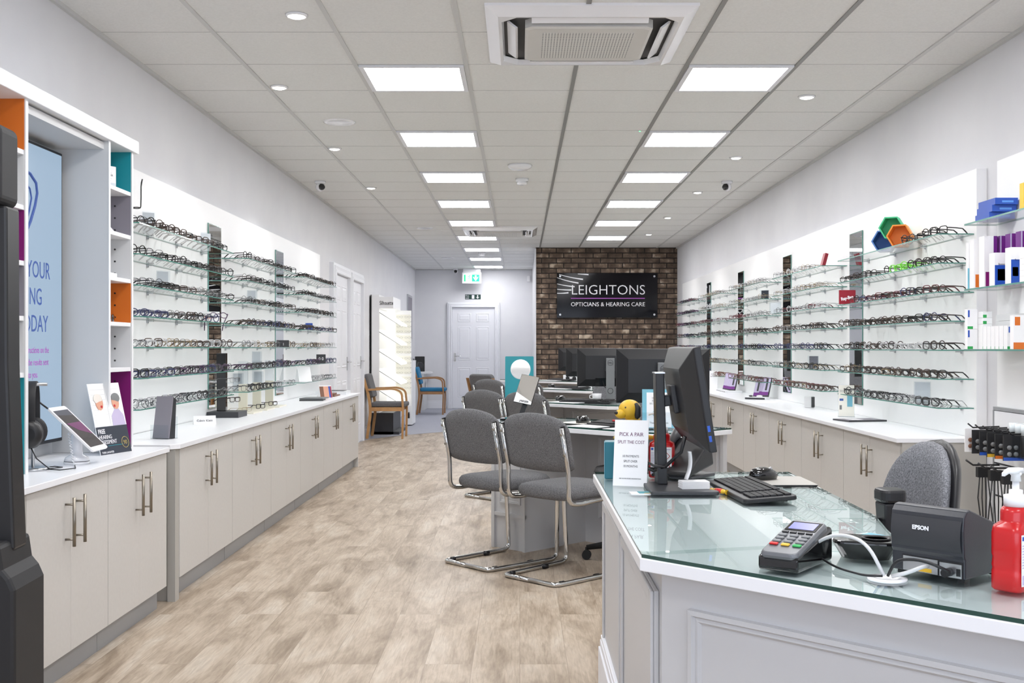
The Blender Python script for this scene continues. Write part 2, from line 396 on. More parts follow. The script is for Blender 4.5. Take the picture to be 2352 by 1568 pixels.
door('door_3', .86, 2.02, False, (XL+.03, 13.1, 0), PI/2, .11)
mb = MB(); mb.box(.35, .41, -.036, -.031, 1.5, 1.58, 'midgrey')
# ================= CEILING FITTINGS =================
GRP = 'square LED panels recessed in the ceiling'
def led_panel(x, y, label):
    r = thing('ceiling_light', label, 'ceiling light', (x, y, ZC-.012), 0, GRP)
    mb = MB(); a = .2885; b_ = .262
    for q in ((-a, a, -a, -b_), (-a, a, b_, a), (-a, -b_, -b_, b_), (b_, a, -b_, b_)): mb.box(*q, 0, .011, 'trim')
    part('frame', mb, r)
    mb = MB(); mb.box(-.2615, .2615, -.2615, .2615, .002, .010, 'lamp'); part('diffuser', mb, r)
    return r
lab = None
ordn = ['nearest', 'second', 'third', 'fourth', 'fifth', 'sixth', 'seventh', 'eighth', 'farthest']
first = led_panel(-.597, GY0+GS/2, 'bright square LED ceiling panel, nearest in the left row beyond the air unit')
for j in range(-3, 9):
    y = GY0+GS*(3*j+.5)
    if j == 0: pass
    elif j < 0: dup(first, (-.597, y, ZC-.012), 0, 'square LED ceiling panel of the left row over the shop front, out of frame')
    else: dup(first, (-.597, y, ZC-.012), 0, 'bright square LED ceiling panel, %s in the long left row' % ordn[j])
    if j < 6:
        if j < 0: dup(first, (1.217, y, ZC-.012), 0, 'square LED ceiling panel of the right row over the shop front, out of frame')
        else: dup(first, (1.217, y, ZC-.012), 0, 'bright square LED ceiling panel, %s in the short right row' % (ordn[j] if j < 5 else 'farthest'))
def downlight():
    r = thing('downlight', 'small round downlight in the ceiling, nearest of the left ones', 'downlight', (-1.04, 5.05, ZC), 0, 'round downlights along the walls')
    mb = MB(); mb.lathe([(.036, -.001), (.044, -.012), (.05, -.008), (.053, -.001)], 'whitegloss'); part('bezel', mb, r)
    mb = MB(); mb.lathe([(.001, -.0125), (.03, -.014), (.034, -.012), (.034, -.002)], 'spot'); part('lamp', mb, r)
    return r
dl = downlight()
def spotlamp(x, y):
    l = bpy.data.lights.new('downlight_beam', 'SPOT'); l.energy = DOWN_W; l.spot_size = R(110); l.spot_blend = .7; l.shadow_soft_size = .04; l.color = (1, .98, .95)
    o = bpy.data.objects.new('downlight_beam', l); o.location = (x, y, ZC-.03); C.objects.link(o)
spotlamp(-1.04, 5.05)
DLP = [(-1.43, 6.44, 'second of the left row'), (-1.44, 8.43, 'third of the left row'), (-1.44, 10.5, 'fourth of the left row, by the camera dome'),
       (1.77, 6.69, 'nearest of the right row'), (1.76, 8.83, 'second of the right row'), (1.77, 10.8, 'third of the right row'), (1.76, 12.9, 'fourth of the right row'), (1.76, 14.8, 'farthest of the right row'),
       (1.77, 4.6, 'of the right row, out of frame overhead'), (-1.43, 3.1, 'of the left row, out of frame overhead'), (1.77, 2.5, 'of the right row, out of frame by the shop front')]
for x, y, w in DLP:
    dup(dl, (x, y, ZC), 0, 'round ceiling downlight, ' + w); spotlamp(x, y)
for x, y, w in ((-1.24, 7.45, 'nearest, above the left shelves'), (-1.23, 14.05, 'beyond the left row of downlights'), (-1.24, 18.7, 'farthest, in the carpeted end')):
    mb = MB(); mb.lathe([(.001, -.006), (.085, -.006), (.095, -.009), (.11, -.003), (.112, 0)], 'whitegloss'); solo('ceiling_speaker', mb, 'flat round white ceiling speaker, ' + w, 'speaker', (x, y, ZC), group='ceiling speakers')
mb = MB(); mb.lathe([(.03, -.045), (.07, -.04), (.1, -.022), (.105, -.004), (.1, 0)], 'whitegloss'); r = solo('wireless_access_point', mb, 'round white domed wireless access point on the ceiling between the light rows', 'access point', (.0, 9.2, ZC))
def smoke(x, y, lab):
    mb = MB(); mb.lathe([(.02, -.06), (.045, -.055), (.05, -.035), (.038, -.033), (.038, -.026), (.058, -.024), (.06, 0)], 'whitegloss'); solo('smoke_detector', mb, lab, 'smoke detector', (x, y, ZC), group='smoke detectors')
smoke(.02, 9.95, 'white smoke detector just beyond the round access point'); smoke(-.62, 17.7, 'white smoke detector between the far ceiling panels')
mb = MB(); mb.lathe([(.002, -.003), (.006, -.002), (.006, 0)], 'led'); solo('ceiling_indicator', mb, 'tiny green indicator light in the ceiling by the right light row', 'indicator light', (.86, 7.77, ZC))
def cctv(x, y, rz, lab):
    r = thing('security_camera', lab, 'security camera', (x, y, ZC), rz, 'white dome cameras')
    mb = MB(); mb.lathe([(.05, 0), (.052, -.02), (.04, -.028)], 'whitegloss'); part('mount', mb, r)
    mb = MB(); mb.ball((0, 0, -.055), .042, 'whitegloss'); part('housing', mb, r)
    mb = MB(); mb.T = Matrix.Translation((0, -.018, -.06)) @ Matrix.Rotation(R(70), 4, 'X'); mb.lathe([(.031, 0), (.03, .022), (.02, .027)], 'blackgloss'); part('lens', mb, r)
cctv(-1.86, 10.1, R(40), 'white ball security camera on the ceiling above the left shelves'); cctv(1.93, 10.1, R(-40), 'white ball security camera on the ceiling above the right shelves')
cctv(-1.26, 21.3, 0, 'white ball security camera over the far white door')
# air conditioning cassettes
def cassette():
    r = thing('air_conditioner', 'white square ceiling air conditioner with perforated grille, large, overhead nearest the camera', 'air conditioner', (.325, 5.36, ZC), 0, 'ceiling air conditioners')
    a = .485
    def ring(h, z, ch=0):
        return [(-h+ch, -h, z), (h-ch, -h, z), (h, -h+ch, z), (h, h-ch, z), (h-ch, h, z), (-h+ch, h, z), (-h, h-ch, z), (-h, -h+ch, z)]
    mb = MB(); mb.loft([ring(a, 0), ring(a, -.012), ring(a-.06, -.045, .0), ring(a-.075, -.045, .07), ring(a-.085, -.02, .07)], 'whitegloss', cap=False, sm=False)
    part('frame', mb, r)
    mb = MB(); mb.loft([ring(.30, -.012, .03), ring(.30, -.052, .03), ring(.285, -.058, .03)], 'panelgrey', sm=False); part('centre_panel', mb, r)
    mb = MB(); mb.box(-.22, .22, -.22, .22, -.0595, -.058, 'perf'); part('grille', mb, r)
    mb = MB(); mb.loft([ring(.41, -.008, .07), ring(.41, -.012, .07)], 'acslot', sm=False); part('air_slot', mb, r)
    for k in range(4):
        mb = MB(); mb.T = Matrix.Rotation(k*PI/2, 4, 'Z')
        mb.loft([[(x, -.385, -.02), (x, -.345, -.05), (x, -.335, -.047), (x, -.375, -.016)] for x in (-.27, .27)], 'whitegloss', sm=False); part('louvre', mb, r)
    return r
ac = cassette(); dup(ac, (-.26, 14.35, ZC), 0, 'white square ceiling air conditioner, the far one in the left light row')
# exit signs at the far end
r = thing('exit_sign', 'lit green and white hanging exit sign above the far door', 'sign', (-.94, 21.2, 0))
mb = MB(); mb.box(-.19, .19, -.03, .03, 2.45, 2.665, 'whitegloss'); part('housing', mb, r, bevel=.008)
mb = MB(); mb.box(-.16, .16, -.034, -.03, 2.475, 2.64, 'exitwhite'); part('face', mb, r)
for q in ((-.15, -.12), (.005, .15)): mb = MB(); mb.box(*q, -.037, -.034, 2.49, 2.625, 'exitgreen'); part('green_field', mb, r)
mb = MB(); mb.box(.062, .093, -.039, -.037, 2.55, 2.61, 'exitwhite'); slabXZ(mb, [(.03, 2.565), (.0775, 2.50), (.125, 2.565), (.125, 2.585), (.0775, 2.535), (.03, 2.585)], -.039, -.037, 'exitwhite'); part('arrow', mb, r)
def runner(x, z, s, m, par, y):
    mb = MB(); mb.ball((x+.02*s, y, z+.05*s), (.011*s, .001, .011*s), m)
    for a in (((0,.035),(.01,.0)), ((.0,.035),(.025,.02)), ((.0,.035),(-.02,.022)), ((-.02,.022),(-.03,.03)), ((.01,.0),(.028,-.018)), ((.028,-.018),(.02,-.045)), ((.01,0),(-.015,-.02)), ((-.015,-.02),(-.04,-.024))):
        (x0, z0), (x1, z1) = a; mb.tube([(x+x0*s, y, z+z0*s), (x+x1*s, y, z+z1*s)], .005*s, m, 5)
    part('running_figure', mb, par)
runner(-.055, 2.557, 1.0, 'exitgreen', r, -.036)
mb = MB(); mb.box(-.17, .17, -.01, .01, 2.665, 2.745, 'whitegloss'); part('bracket', mb, r)
r = thing('fire_exit_sign', 'small dark green fire exit plate on the wall above the far door', 'sign', (-.93, YB-.004, 0))
mb = MB(); mb.box(-.155, .155, 0, .003, 2.155, 2.25, 'firegreen'); part('plate', mb, r)
text('lettering', 'Fire', .045, 'signwhite', r, (-.145, -.001, 2.207), RC); text('lettering', 'exit', .045, 'signwhite', r, (-.145, -.001, 2.168), RC)
mb = MB(); mb.box(-.02, .03, -.001, 0, 2.165, 2.24, 'signwhite'); slabXZ(mb, [(.06, 2.2), (.095, 2.165), (.13, 2.2), (.105, 2.19), (.105, 2.24), (.085, 2.24), (.085, 2.19)], -.001, 0, 'signwhite'); part('pictogram', mb, r)
mb = MB(); mb.box(-.03, .03, 0, .05, 2.5, 2.62, 'whitegloss'); solo('motion_sensor', mb, 'small white wall box high in the right corner of the far wall', 'sensor', (.17, YB-.05, 0), bevel=.006)
# shop sign on the brick wall
r = thing('shop_sign', 'glossy black wall sign with white lettering on the brick wall', 'sign', (0, YK-.035, 0))
x0, x1, z0, z1 = .573, 2.13, 1.66, 2.352
mb = MB(); mb.box(x0, x1, 0, .012, z0, z1, 'signblack'); part('board', mb, r, bevel=.002)
for x, z in ((x0+.05, z0+.05), (x1-.05, z0+.05), (x0+.05, z1-.05), (x1-.05, z1-.05)):
    mb = MB(); mb.cyl((x, -.006, z), (x, .034, z), .016, 'alu'); part('fixing', mb, r)
text('lettering', 'LEIGHTONS', .215, 'signwhite', r, (x0+.215, -.001, 2.02), RC, sx=1.0, spacing=1.0, bold=-.002)
text('lettering', 'OPTICIANS & HEARING CARE', .088, 'signwhite', r, (x0+.215, -.001, 1.84), RC, sx=.985)
mb = MB(); mb.box(x0+.215, x1-.198, -.001, 0, 1.955, 1.968, 'signpurple'); part('rule', mb, r)
mb = MB()
for wl in (((.32, -.002), (.40, -.006), (.485, -.012)), ((.03, -.008), (.2, -.062), (.40, -.085)), ((.0, -.058), (.15, -.115), (.33, -.142)), ((.0, -.155), (.13, -.187), (.27, -.198)), ((.0, -.238), (.1, -.25), (.22, -.25)), ((.0, -.30), (.09, -.302), (.175, -.292))):
    pts = []
    for t in range(9):
        u = t/8; (ax, az), (bx, bz), (cx_, cz) = wl
        pts.append((x0+.004+ax*(1-u)**2+2*bx*u*(1-u)+cx_*u*u, z1-.012+az*(1-u)**2+2*bz*u*(1-u)+cz*u*u))
    wv = [.004+.006*(i/8) for i in range(9)]
    slabXZ(mb, [(p[0], min(z1-.002, p[1]+w_)) for p, w_ in zip(pts, wv)] + [(p[0], p[1]-w_) for p, w_ in list(zip(pts, wv))[::-1]], -.001, 0, 'signwhite')
part('wave_emblem', mb, r)
# ================= WALL COUNTERS =================
ZT = .743
def cabinet(name, w, d, h, label, loc, rz, seam=.003, fill=0, end=None, group=None):
    r = thing(name, label, 'cabinet', loc, rz, group)
    mb = MB(); mb.box(0, w, .019, d, .10, h, 'cabside'); part('body', mb, r)
    mb = MB(); mb.box(.0, w, .045, .06, 0, .099, 'plinth'); part('plinth', mb, r)
    for k in (0, 1):
        x0 = .0015 if k == 0 else w/2+seam/2; x1 = w/2-seam/2 if k == 0 else w-.0015
        mb = MB(); mb.box(x0, x1, 0, .018, .103, h-.004, 'cab'); dr = part('door', mb, r, bevel=.001, seg=1)
        xh = w/2-.048 if k == 0 else w/2+.048
        mb = MB(); mb.cyl((xh, -.032, h-.23), (xh, -.032, h-.055), .006, 'steel', n=12)
        for z in (h-.205, h-.08): mb.cyl((xh, -.032, z), (xh, 0, z), .004, 'steel', n=8)
        part('handle', mb, dr)
    return r
h = ZT-.024
g1 = 'pale grey base cabinets under the hearing counter'; g2 = 'pale grey base cabinets along the left wall'; g3 = 'pale grey base cabinets along the right wall'
c0 = cabinet('base_cabinet', .708, .44, h, 'pale grey two-door cabinet nearest the black kiosk, under the hearing counter', (-1.625, 3.57, 0), PI/2, seam=.002, group=g1)
dup(c0, (-1.625, 4.281, 0), PI/2, 'pale grey two-door cabinet under the hearing counter, the end farther from the kiosk')
mb = MB(); mb.box(-2.07, -1.625-.019, 3.53, 3.569, .0, h, 'cabside'); mb.box(-1.645, -1.605-.02, 3.545, 3.569, .1, h, 'cabside'); solo('end_panel', mb, 'grey end panel of the hearing counter beside the black kiosk', 'panel', group='counter end panels')
mb = MB(); mb.prism([(-2.072, 3.50), (-1.66, 3.50), (-1.61, 3.52), (-1.61, 4.985), (-1.64, 5.0), (-2.072, 5.0)], h+.001, ZT, 'laminate'); solo('worktop', mb, 'white worktop of the near hearing counter carrying the tablet and headphones', 'worktop', bevel=.002)
GL = ['nearest end', 'second', 'third', 'fourth', 'fifth', 'far end']
c1 = cabinet('base_cabinet', .947, .42, h, 'pale grey two-door cabinet, the nearest under the long left glasses shelves', (-1.625, 5.18, 0), PI/2, group=g2)
for k in range(1, 6):
    dup(c1, (-1.625, 5.18+.953*k, 0), PI/2, 'pale grey two-door cabinet, %s along the long left counter' % ['', 'second', 'third', 'fourth', 'fifth', 'last and farthest'][k])
mb = MB(); mb.box(-2.07, -1.665, 5.14, 5.178, .0, h, 'cabside'); mb.box(-1.665, -1.628, 5.12, 5.178, .0, h, 'cabside'); solo('end_panel', mb, 'grey end panel at the near end of the long left counter', 'panel', group='counter end panels')
mb = MB(); mb.box(-2.07, -1.628, 10.902, 10.925, .0, h, 'cab'); solo('end_panel', mb, 'white end panel at the far end of the long left counter', 'panel', group='counter end panels')
mb = MB(); mb.prism([(-2.036, 5.10), (-1.645, 5.10), (-1.61, 5.14), (-1.61, 10.95), (-2.036, 10.95)], h+.001, ZT, 'laminate'); solo('worktop', mb, 'long white worktop under the left wall of glasses shelves', 'worktop', bevel=.002)
ZR = .726; hr = ZR-.024
c2 = cabinet('base_cabinet', .99, .44, hr, 'pale grey two-door cabinet, the nearest under the right glasses shelves', (1.993, 5.685+.99, 0), -PI/2, group=g3)
for k in range(1, 10):
    dup(c2, (1.993, 5.685+.99+.995*k, 0), -PI/2, 'pale grey two-door cabinet, %s along the right counter' % ['', 'second', 'third', 'fourth', 'fifth', 'sixth', 'seventh', 'eighth', 'ninth', 'last, by the brick wall'][k])
mb = MB(); mb.box(1.996, 2.435, 5.66, 5.682, 0, hr, 'cabside'); solo('end_panel', mb, 'grey end panel at the near end of the right counter behind the office chair', 'panel', group='counter end panels')
mb = MB(); mb.box(1.966, 2.383, 5.655, 15.75, hr+.001, ZR, 'laminate'); solo('worktop', mb, 'long white worktop under the right wall of glasses shelves', 'worktop', bevel=.002)
# display wall panels behind the shelves
PXL, PXR = -2.04, 2.385
mb = MB(); mb.box(XL+.001, PXL, 5.03, 11.07, ZT+.0, 2.145, 'panelwhite'); solo('backing_board', mb, 'tall white backing panel behind the left glasses shelves', 'backing board')
mb = MB(); mb.box(PXR, XR-.001, 5.66, 15.9, ZR, 2.135, 'panelwhite'); solo('backing_board', mb, 'tall white backing panel behind the long right glasses shelves', 'backing board')
mb = MB(); mb.box(PXR+.01, XR-.001, 3.3, 5.44, .0, 2.135, 'panelwhite'); solo('backing_board', mb, 'white backing panel behind the boxed lens products at the right edge', 'backing board')
# tall mirrors between the bays
def mirror(x, y0, y1, side, lab):
    r = thing('wall_mirror', lab, 'mirror', (x, (y0+y1)/2, .80), 0, 'tall narrow mirrors between the shelves')
    w = (y1-y0)/2; s = side
    mb = MB(); mb.box(min(s*.001, s*.007), max(s*.001, s*.007), -w, w, 0, 1.215, 'edge'); part('glass_edge', mb, r)
    mb = MB(); mb.box(min(s*.0072, s*.0078), max(s*.0072, s*.0078), -w+.004, w-.004, .004, 1.211, 'mirror'); part('mirror_face', mb, r)
    return r
mirror(PXL, 7.08, 7.38, 1, 'tall narrow mirror on the left wall, the nearer of two'); mirror(PXL, 9.03, 9.33, 1, 'tall narrow mirror on the left wall, the farther of two')
for y, n in ((7.53, 'nearest'), (9.51, 'second'), (11.53, 'third'), (13.5, 'farthest')): mirror(PXR, y, y+.29, -1, 'tall narrow mirror on the right wall, %s of four' % n)
# ================= HEARING DISPLAY UNIT =================
XT = -1.785
SZ = [1.913, 1.714, 1.513, 1.314, 1.11]
u = thing('shelving_unit', 'tall white shelving unit with coloured cubbyholes and a screen bay, left wall', 'shelving unit', (0, 0, 0))
mb = MB(); mb.box(-2.073, -1.77, 3.45, 5.04, 2.097, 2.156, 'white'); part('header', mb, u, bevel=.003)
for y0, y1 in ((4.705, 4.723), (4.984, 5.0), (3.912, 3.932), (3.56, 3.575)):
    mb = MB(); mb.box(-2.06, XT, y0, y1, ZT+.001, 2.097, 'lining'); part('side_board', mb, u)
mb = MB()
for y0, y1 in ((4.704, 4.7235), (4.9835, 5.0005), (3.9115, 3.9325)): mb.box(XT, XT+.002, y0, y1, ZT, 2.097, 'white')
part('edge_strip', mb, u)
mb = MB(); mb.box(-2.07, -2.06, 3.56, 5.0, ZT, 2.097, 'lining'); mb.box(-2.06, -2.03, 3.932, 4.705, ZT, 2.097, 'lining'); part('back_board', mb, u)
mb = MB(); mb.box(-2.03, XT-.02, 3.932, 4.705, 2.06, 2.09, 'lining'); part('bay_top', mb, u)
for yc0, yc1 in ((4.723, 4.984), (3.575, 3.912)):
    for z in SZ:
        mb = MB(); mb.box(-2.06, XT-.004, yc0, yc1-.001, z-.018, z, 'white'); part('shelf', mb, u, bevel=.001, seg=1)
zs = [2.097]+SZ+[ZT]
for cols, y in ((('teal', 'liningrey', 'lining', 'orange', 'lining', 'magenta'), 4.984), (('orange', 'lining', 'magenta', 'liningrey', 'lining', 'teal'), 3.912)):
    for k, c in enumerate(cols):
        za = zs[k]-(.0185 if k else 0); zb = zs[k+1]+.0005
        mb = MB(); mb.box(-2.058, XT-.003, y-.004, y-.0005, zb, za, c); o = part('cubby_lining', mb, u, label={'lining': 'pale grey cubbyhole lining', 'liningrey': 'mid grey cubbyhole lining'}.get(c, c+' cubbyhole lining'))
        if k:
            mb = MB()
            for zz in (.045, .10, .155):
                if za-zz > zb+.02: mb.cyl((-1.86, y-.0055, za-zz), (-1.86, y-.004, za-zz), .0045, 'black', n=8)
            part('peg_hole', mb, u)
# screen
t = thing('display_screen', 'tall upright screen showing a pale blue picture with an ear outline', 'screen', (0, 0, 0))
mb = MB(); mb.box(-2.02, -1.972, 3.965, 4.672, .80, 2.034, 'black'); part('casing', mb, t, bevel=.003)
mb = MB(); mb.box(-1.972, -1.970, 3.977, 4.660, .815, 2.022, 'tv'); part('picture', mb, t)
for s, e, z in (('YOUR', 4.545, 1.485), ('HEARING', 4.47, 1.375), ('TODAY', 4.525, 1.265)):
    text('lettering', s, .098, 'inkblue', t, (-1.9695, e, z), RL, 'RIGHT', sx=.80, ext=.0003)
for s, e, z in (('Follow the instructions on the', 4.533, 1.178), ('screen and have results sent', 4.53, 1.128), ('straight to you.', 4.43, 1.078)):
    s2 = {'Follow': 'instructions on the', 'screen': 'the results sent', 'straig': 'to you.'}[s[:6]]
    text('lettering', s2, .038, 'signpurple', t, (-1.9695, e, z), RL, 'RIGHT', sx=.8, ext=.0003)
def X_tube(name, pts, r, m, par): mb = MB(); mb.tube(pts, r, m, 8); return part(name, mb, par)
ear = [(-1.9695, 4.02, 1.62), (-1.9695, 4.02, 1.86), (-1.9695, 4.08, 1.90), (-1.9695, 4.15, 1.915), (-1.9695, 4.22, 1.905), (-1.9695, 4.275, 1.86), (-1.9695, 4.285, 1.80), (-1.9695, 4.265, 1.72), (-1.9695, 4.225, 1.62), (-1.9695, 4.20, 1.575), (-1.9695, 4.15, 1.56), (-1.9695, 4.09, 1.565)]
mb = MB(); mb.tube([(x, y+.135, 1.667+(z-1.56)*.675) for x, y, z in ear], .0065, 'inkblue', 6)
mb.tube([(-1.9695, y+.16, 1.667+(z-1.52)*.675) for y, z in ((4.05, 1.76), (4.09, 1.80), (4.15, 1.80), (4.195, 1.775), (4.21, 1.72), (4.19, 1.64), (4.165, 1.58))], .0045, 'inkblue', 6); part('ear_outline', mb, t)
# things standing in the cubbyholes
def card_stand(name, lab, cat, loc, rz, w, hgt, lines=(), m='paper', tilt=10, ink='ink', group=None):
    r = thing(name, lab, cat, loc, rz, group)
    T = Matrix.Rotation(-R(tilt), 4, 'X')
    mb = MB(); mb.T = T; mb.box(-w/2, w/2, 0, .002, 0, hgt, m); part('card', mb, r)
    mb = MB(); mb.T = T; mb.prism([(-w*.25, .002), (w*.25, .002), (w*.25, .0045), (-w*.25, .0045)], 0, hgt*.7, m)
    mb.T = Matrix.Translation((0, .0045+hgt*math.sin(R(tilt))*.68, hgt*.66*math.cos(R(tilt)))) @ Matrix.Rotation(R(22), 4, 'X'); mb.box(-w*.2, w*.2, 0, .0015, -hgt*.66*math.cos(R(tilt))/math.cos(R(22)), 0, m); part('strut', mb, r)
    for s, sz, z, c in lines:
        o = text('lettering', s, sz, c, r, (0, 0, 0), (0, 0, 0), 'CENTER', sx=.85, ext=.0002)
        o.matrix_local = T @ Matrix.Translation((0, -.0004, z)) @ Matrix.Rotation(PI/2, 4, 'X')
    return r
for (y, k, w_, h_, nm, lab) in ((4.83, 0, .12, .10, 'ASSESSMENT', 'white printed cards standing in the teal cubbyhole'),):
    r = thing('card_holder', lab, 'card holder', (-1.86, 4.86, SZ[0]), R(60))
    mb = MB(); mb.box(-.06, .06, 0, .012, 0, .105, 'paper'); part('cards', mb, r)
    mb = MB(); mb.box(-.062, .062, -.003, -.001, 0, .03, 'clear'); mb.box(-.064, .064, -.004, .018, 0, .003, 'clear'); part('tray', mb, r)
    for s, z in (('ASSESSMENT', .088), ('_____________', .075), ('NOW PAY LATER', .06), ('_____________', .05), ('____________', .04)): text('lettering', s, .011, 'ink', r, (0, -.0005, z), RC, 'CENTER', ext=.0002)
mb = MB(); mb.prism([(-.03, 0), (.03, 0), (.0, .05)], 0, .0, 'white') if 0 else mb.loft([[(-.03, -.02, 0), (.04, -.02, 0), (.04, .02, 0), (-.03, .02, 0)], [(-.012, -.004, .05), (0, -.004, .05), (0, .004, .05), (-.012, .004, .05)]], 'whitegloss', sm=False); solo('hearing_aid_stand', mb, 'small white wedge stand in the grey cubbyhole', 'stand', (-1.84, 4.80, SZ[1]))
mb = MB(); mb.box(-.04, .03, -.05, .04, 0, .022, 'white'); solo('small_box', mb, 'low white box in the pale cubbyhole above the orange one', 'box', (-1.85, 4.86, SZ[2]), bevel=.002)
def make_case(loc, lab):
    r = thing('sunglasses', lab, 'glasses', loc, R(100)); mb = MB()
    for s in (-1, 1): mb.ball((s*.032, 0, .02), (.027, .006, .018), 'blackgloss')
    part('front', mb, r)
    for s in (-1, 1): mb = MB(); mb.tube([(s*.062, 0, .03), (s*.066, .03, .03), (s*.06, .12, .008)], .003, 'black', 6); part('temple', mb, r)
make_case((-1.83, 4.86, SZ[3]), 'black sunglasses folded in the orange cubbyhole')
r = thing('device_box', 'white upright box in the cubbyhole above the magenta one', 'box', (-1.87, 4.83, SZ[4]), R(80)); mb = MB(); mb.box(-.035, .035, -.03, .03, 0, .085, 'white'); part('box', mb, r, bevel=.003)
mb = MB(); mb.box(-.01, .01, -.0315, -.0301, .012, .03, 'black'); part('printed_mark', mb, r)
r = thing('product_carton', 'white and blue printed carton on the left column above the teal cubbyhole', 'box', (-1.83, 3.82, SZ[4]), R(80)); mb = MB(); mb.box(-.04, .04, -.02, .02, 0, .12, 'paper'); part('carton', mb, r)
mb = MB(); mb.box(-.04, .04, -.021, -.0201, 0, .035, 'blue'); mb.box(-.04, .04, -.021, -.0201, .10, .11, 'skyblue'); part('printed_band', mb, r); mb = MB(); mb.ball((.01, -.021, .065), (.012, .0015, .018), 'black'); part('picture', mb, r)
# headphones on a stand
r = thing('headphones', 'black over-ear headphones hanging on a metal stand by the kiosk', 'headphones', (-1.815, 4.04, ZT), R(108))
mb = MB(); pts = [(.075*math.cos(a), 0, .25+.075*math.sin(a)+.0) for a in [PI*k/12 for k in range(13)]]
mb.loft([[(p[0]*(1+s_), y, .25+(p[2]-.25)*(1+s_*1)) for s_, y in ((0, -.017), (.10, -.017), (.10, .017), (0, .017))] for p in [(.078, 0, .17)]+pts+[(-.078, 0, .17)]], 'softblack'); part('headband', mb, r, bevel=.003)
for s in (-1, 1):
    mb = MB(); mb.T = Matrix.Translation((s*.078, 0, .14)) @ Matrix.Rotation(s*PI/2, 4, 'Y') @ Matrix.Diagonal((1.15, .95, 1, 1)); mb.lathe([(.02, .03), (.038, .026), (.044, .012), (.045, 0)], 'black'); part('ear_cup', mb, r)
    mb = MB(); mb.T = Matrix.Translation((s*.078, 0, .14)) @ Matrix.Rotation(s*PI/2, 4, 'Y') @ Matrix.Diagonal((1.15, .95, 1, 1)); mb.lathe([(.045, 0), (.047, -.01), (.04, -.018), (.02, -.019)], 'softblack'); part('ear_pad', mb, r)
mb = MB(); mb.tube([(-.078, 0, .095), (-.07, -.02, .05), (-.04, -.06, .008), (.02, -.10, .006), (.06, -.07, .006), (.03, -.03, .006), (-.03, -.05, .006), (-.08, -.10, .006), (-.03, -.15, .006), (.07, -.14, .006)], .0022, 'black', 6); part('cord', mb, r)
r = thing('headphone_stand', 'silver headphone stand with a round foot on the near white counter', 'stand', (-1.815, 4.04, ZT), R(108))
mb = MB(); mb.lathe([(.06, 0), (.06, .008), (.052, .012), (.001, .012)], 'alu'); part('foot', mb, r)
mb = MB(); mb.cyl((0, 0, .01), (0, 0, .322), .006, 'alu'); mb.tube([(0, -.05, .32), (0, .05, .32)], .006, 'alu'); part('pole', mb, r)
# tablet on security stand
r = thing('tablet', 'white tablet tilted on a round white security stand', 'tablet', (-1.745, 4.27, ZT), R(92))
T = Matrix.Translation((0, -.005, .138)) @ Matrix.Rotation(R(-46), 4, 'X') @ Matrix.Rotation(R(0), 4, 'Y')
mb = MB(); mb.T = T; slabXZ(mb, rrect(-.085, .085, -.12, .12, .012), -.0035, .0035, 'whitegloss'); part('casing', mb, r)
mb = MB(); mb.T = T; mb.box(-.072, .072, -.0045, -.0036, -.1, .1, 'screen'); part('screen', mb, r)
mb = MB(); mb.T = T; mb.quad((-.07, -.0047, .03), (.07, -.0047, .03), (.07, -.0047, -.04), (-.02, -.0047, -.01), 'inkpurple'); part('screen_picture', mb, r)
mb = MB(); mb.T = T; mb.tube([(-.08, 0, .12), (-.09, 0, .145), (-.095, 0, .17)], .0035, 'black'); part('plug', mb, r)
mb = MB(); mb.lathe([(.048, 0), (.049, .008), (.047, .01)], 'whitegloss'); mb.lathe([(.048, .012), (.042, .026), (.022, .036), (.0215, .06), (.022, .11), (.012, .125)], 'whitegloss'); part('stand_foot', mb, r)
mb = MB(); mb.lathe([(.0475, .0095), (.0475, .0125)], 'darkgrey'); part('base_seam', mb, r)
mb = MB(); mb.tube([(-.03+.004*math.cos(k*1.6)-.06*min(1, k/40), .02-.001*k+.004*math.sin(k*1.6), .012+max(0, .11-k*.0028)) for k in range(48)], .0022, 'whitegloss', 6); part('coiled_lead', mb, r)
# hearing assessment show card with a photo of two laughing people
r = thing('counter_sign', 'hearing assessment showcard with a picture of two laughing people', 'sign', (-1.742, 4.685, ZT), R(75))
T = Matrix.Rotation(-R(13), 4, 'X'); w, hh = .108, .31
mb = MB(); mb.T = T; mb.box(-w, w, 0, .003, 0, hh, 'paper'); part('board', mb, r)
mb = MB(); mb.T = T; mb.box(-w+.001, w-.001, -.0008, -.0001, .001, hh*.39, 'navy'); part('navy_panel', mb, r)
mb = MB(); mb.T = T
for k in range(7): mb.box(-w+.01, -.005, -.0006, -.0002, .15+k*.022, .152+k*.022, 'lining'); mb.box(.005, w-.01, -.0006, -.0002, .15+k*.022, .152+k*.022, 'lining')
mb.box(-.002, .002, -.0006, -.0002, .13, hh-.005, 'lining'); part('shutters', mb, r)
def person_print(cx, shirt, hair, sgn):
    mb = MB(); mb.T = T; mb.ball((cx, -.001, .225), (.026, .0008, .034), 'skin'); part('printed_face', mb, r)
    mb = MB(); mb.T = T; mb.ball((cx-sgn*.006, -.0013, .243), (.03, .0006, .022), hair); part('printed_hair', mb, r)
    mb = MB(); mb.T = T; mb.ball((cx+sgn*.010, -.0022, .208), (.007, .0004, .006), 'red'); part('printed_smile', mb, r)
    mb = MB(); mb.T = T; slabXZ(mb, [(cx-.045, .122), (cx+.045, .122), (cx+.04, .165), (cx+.012, .196), (cx-.012, .196), (cx-.042, .165)], -.0012, -.0003, shirt); part('printed_shirt', mb, r)
person_print(-.052, 'paper', 'hairwhite', 1); person_print(.058, 'lilac', 'midgrey', -1)
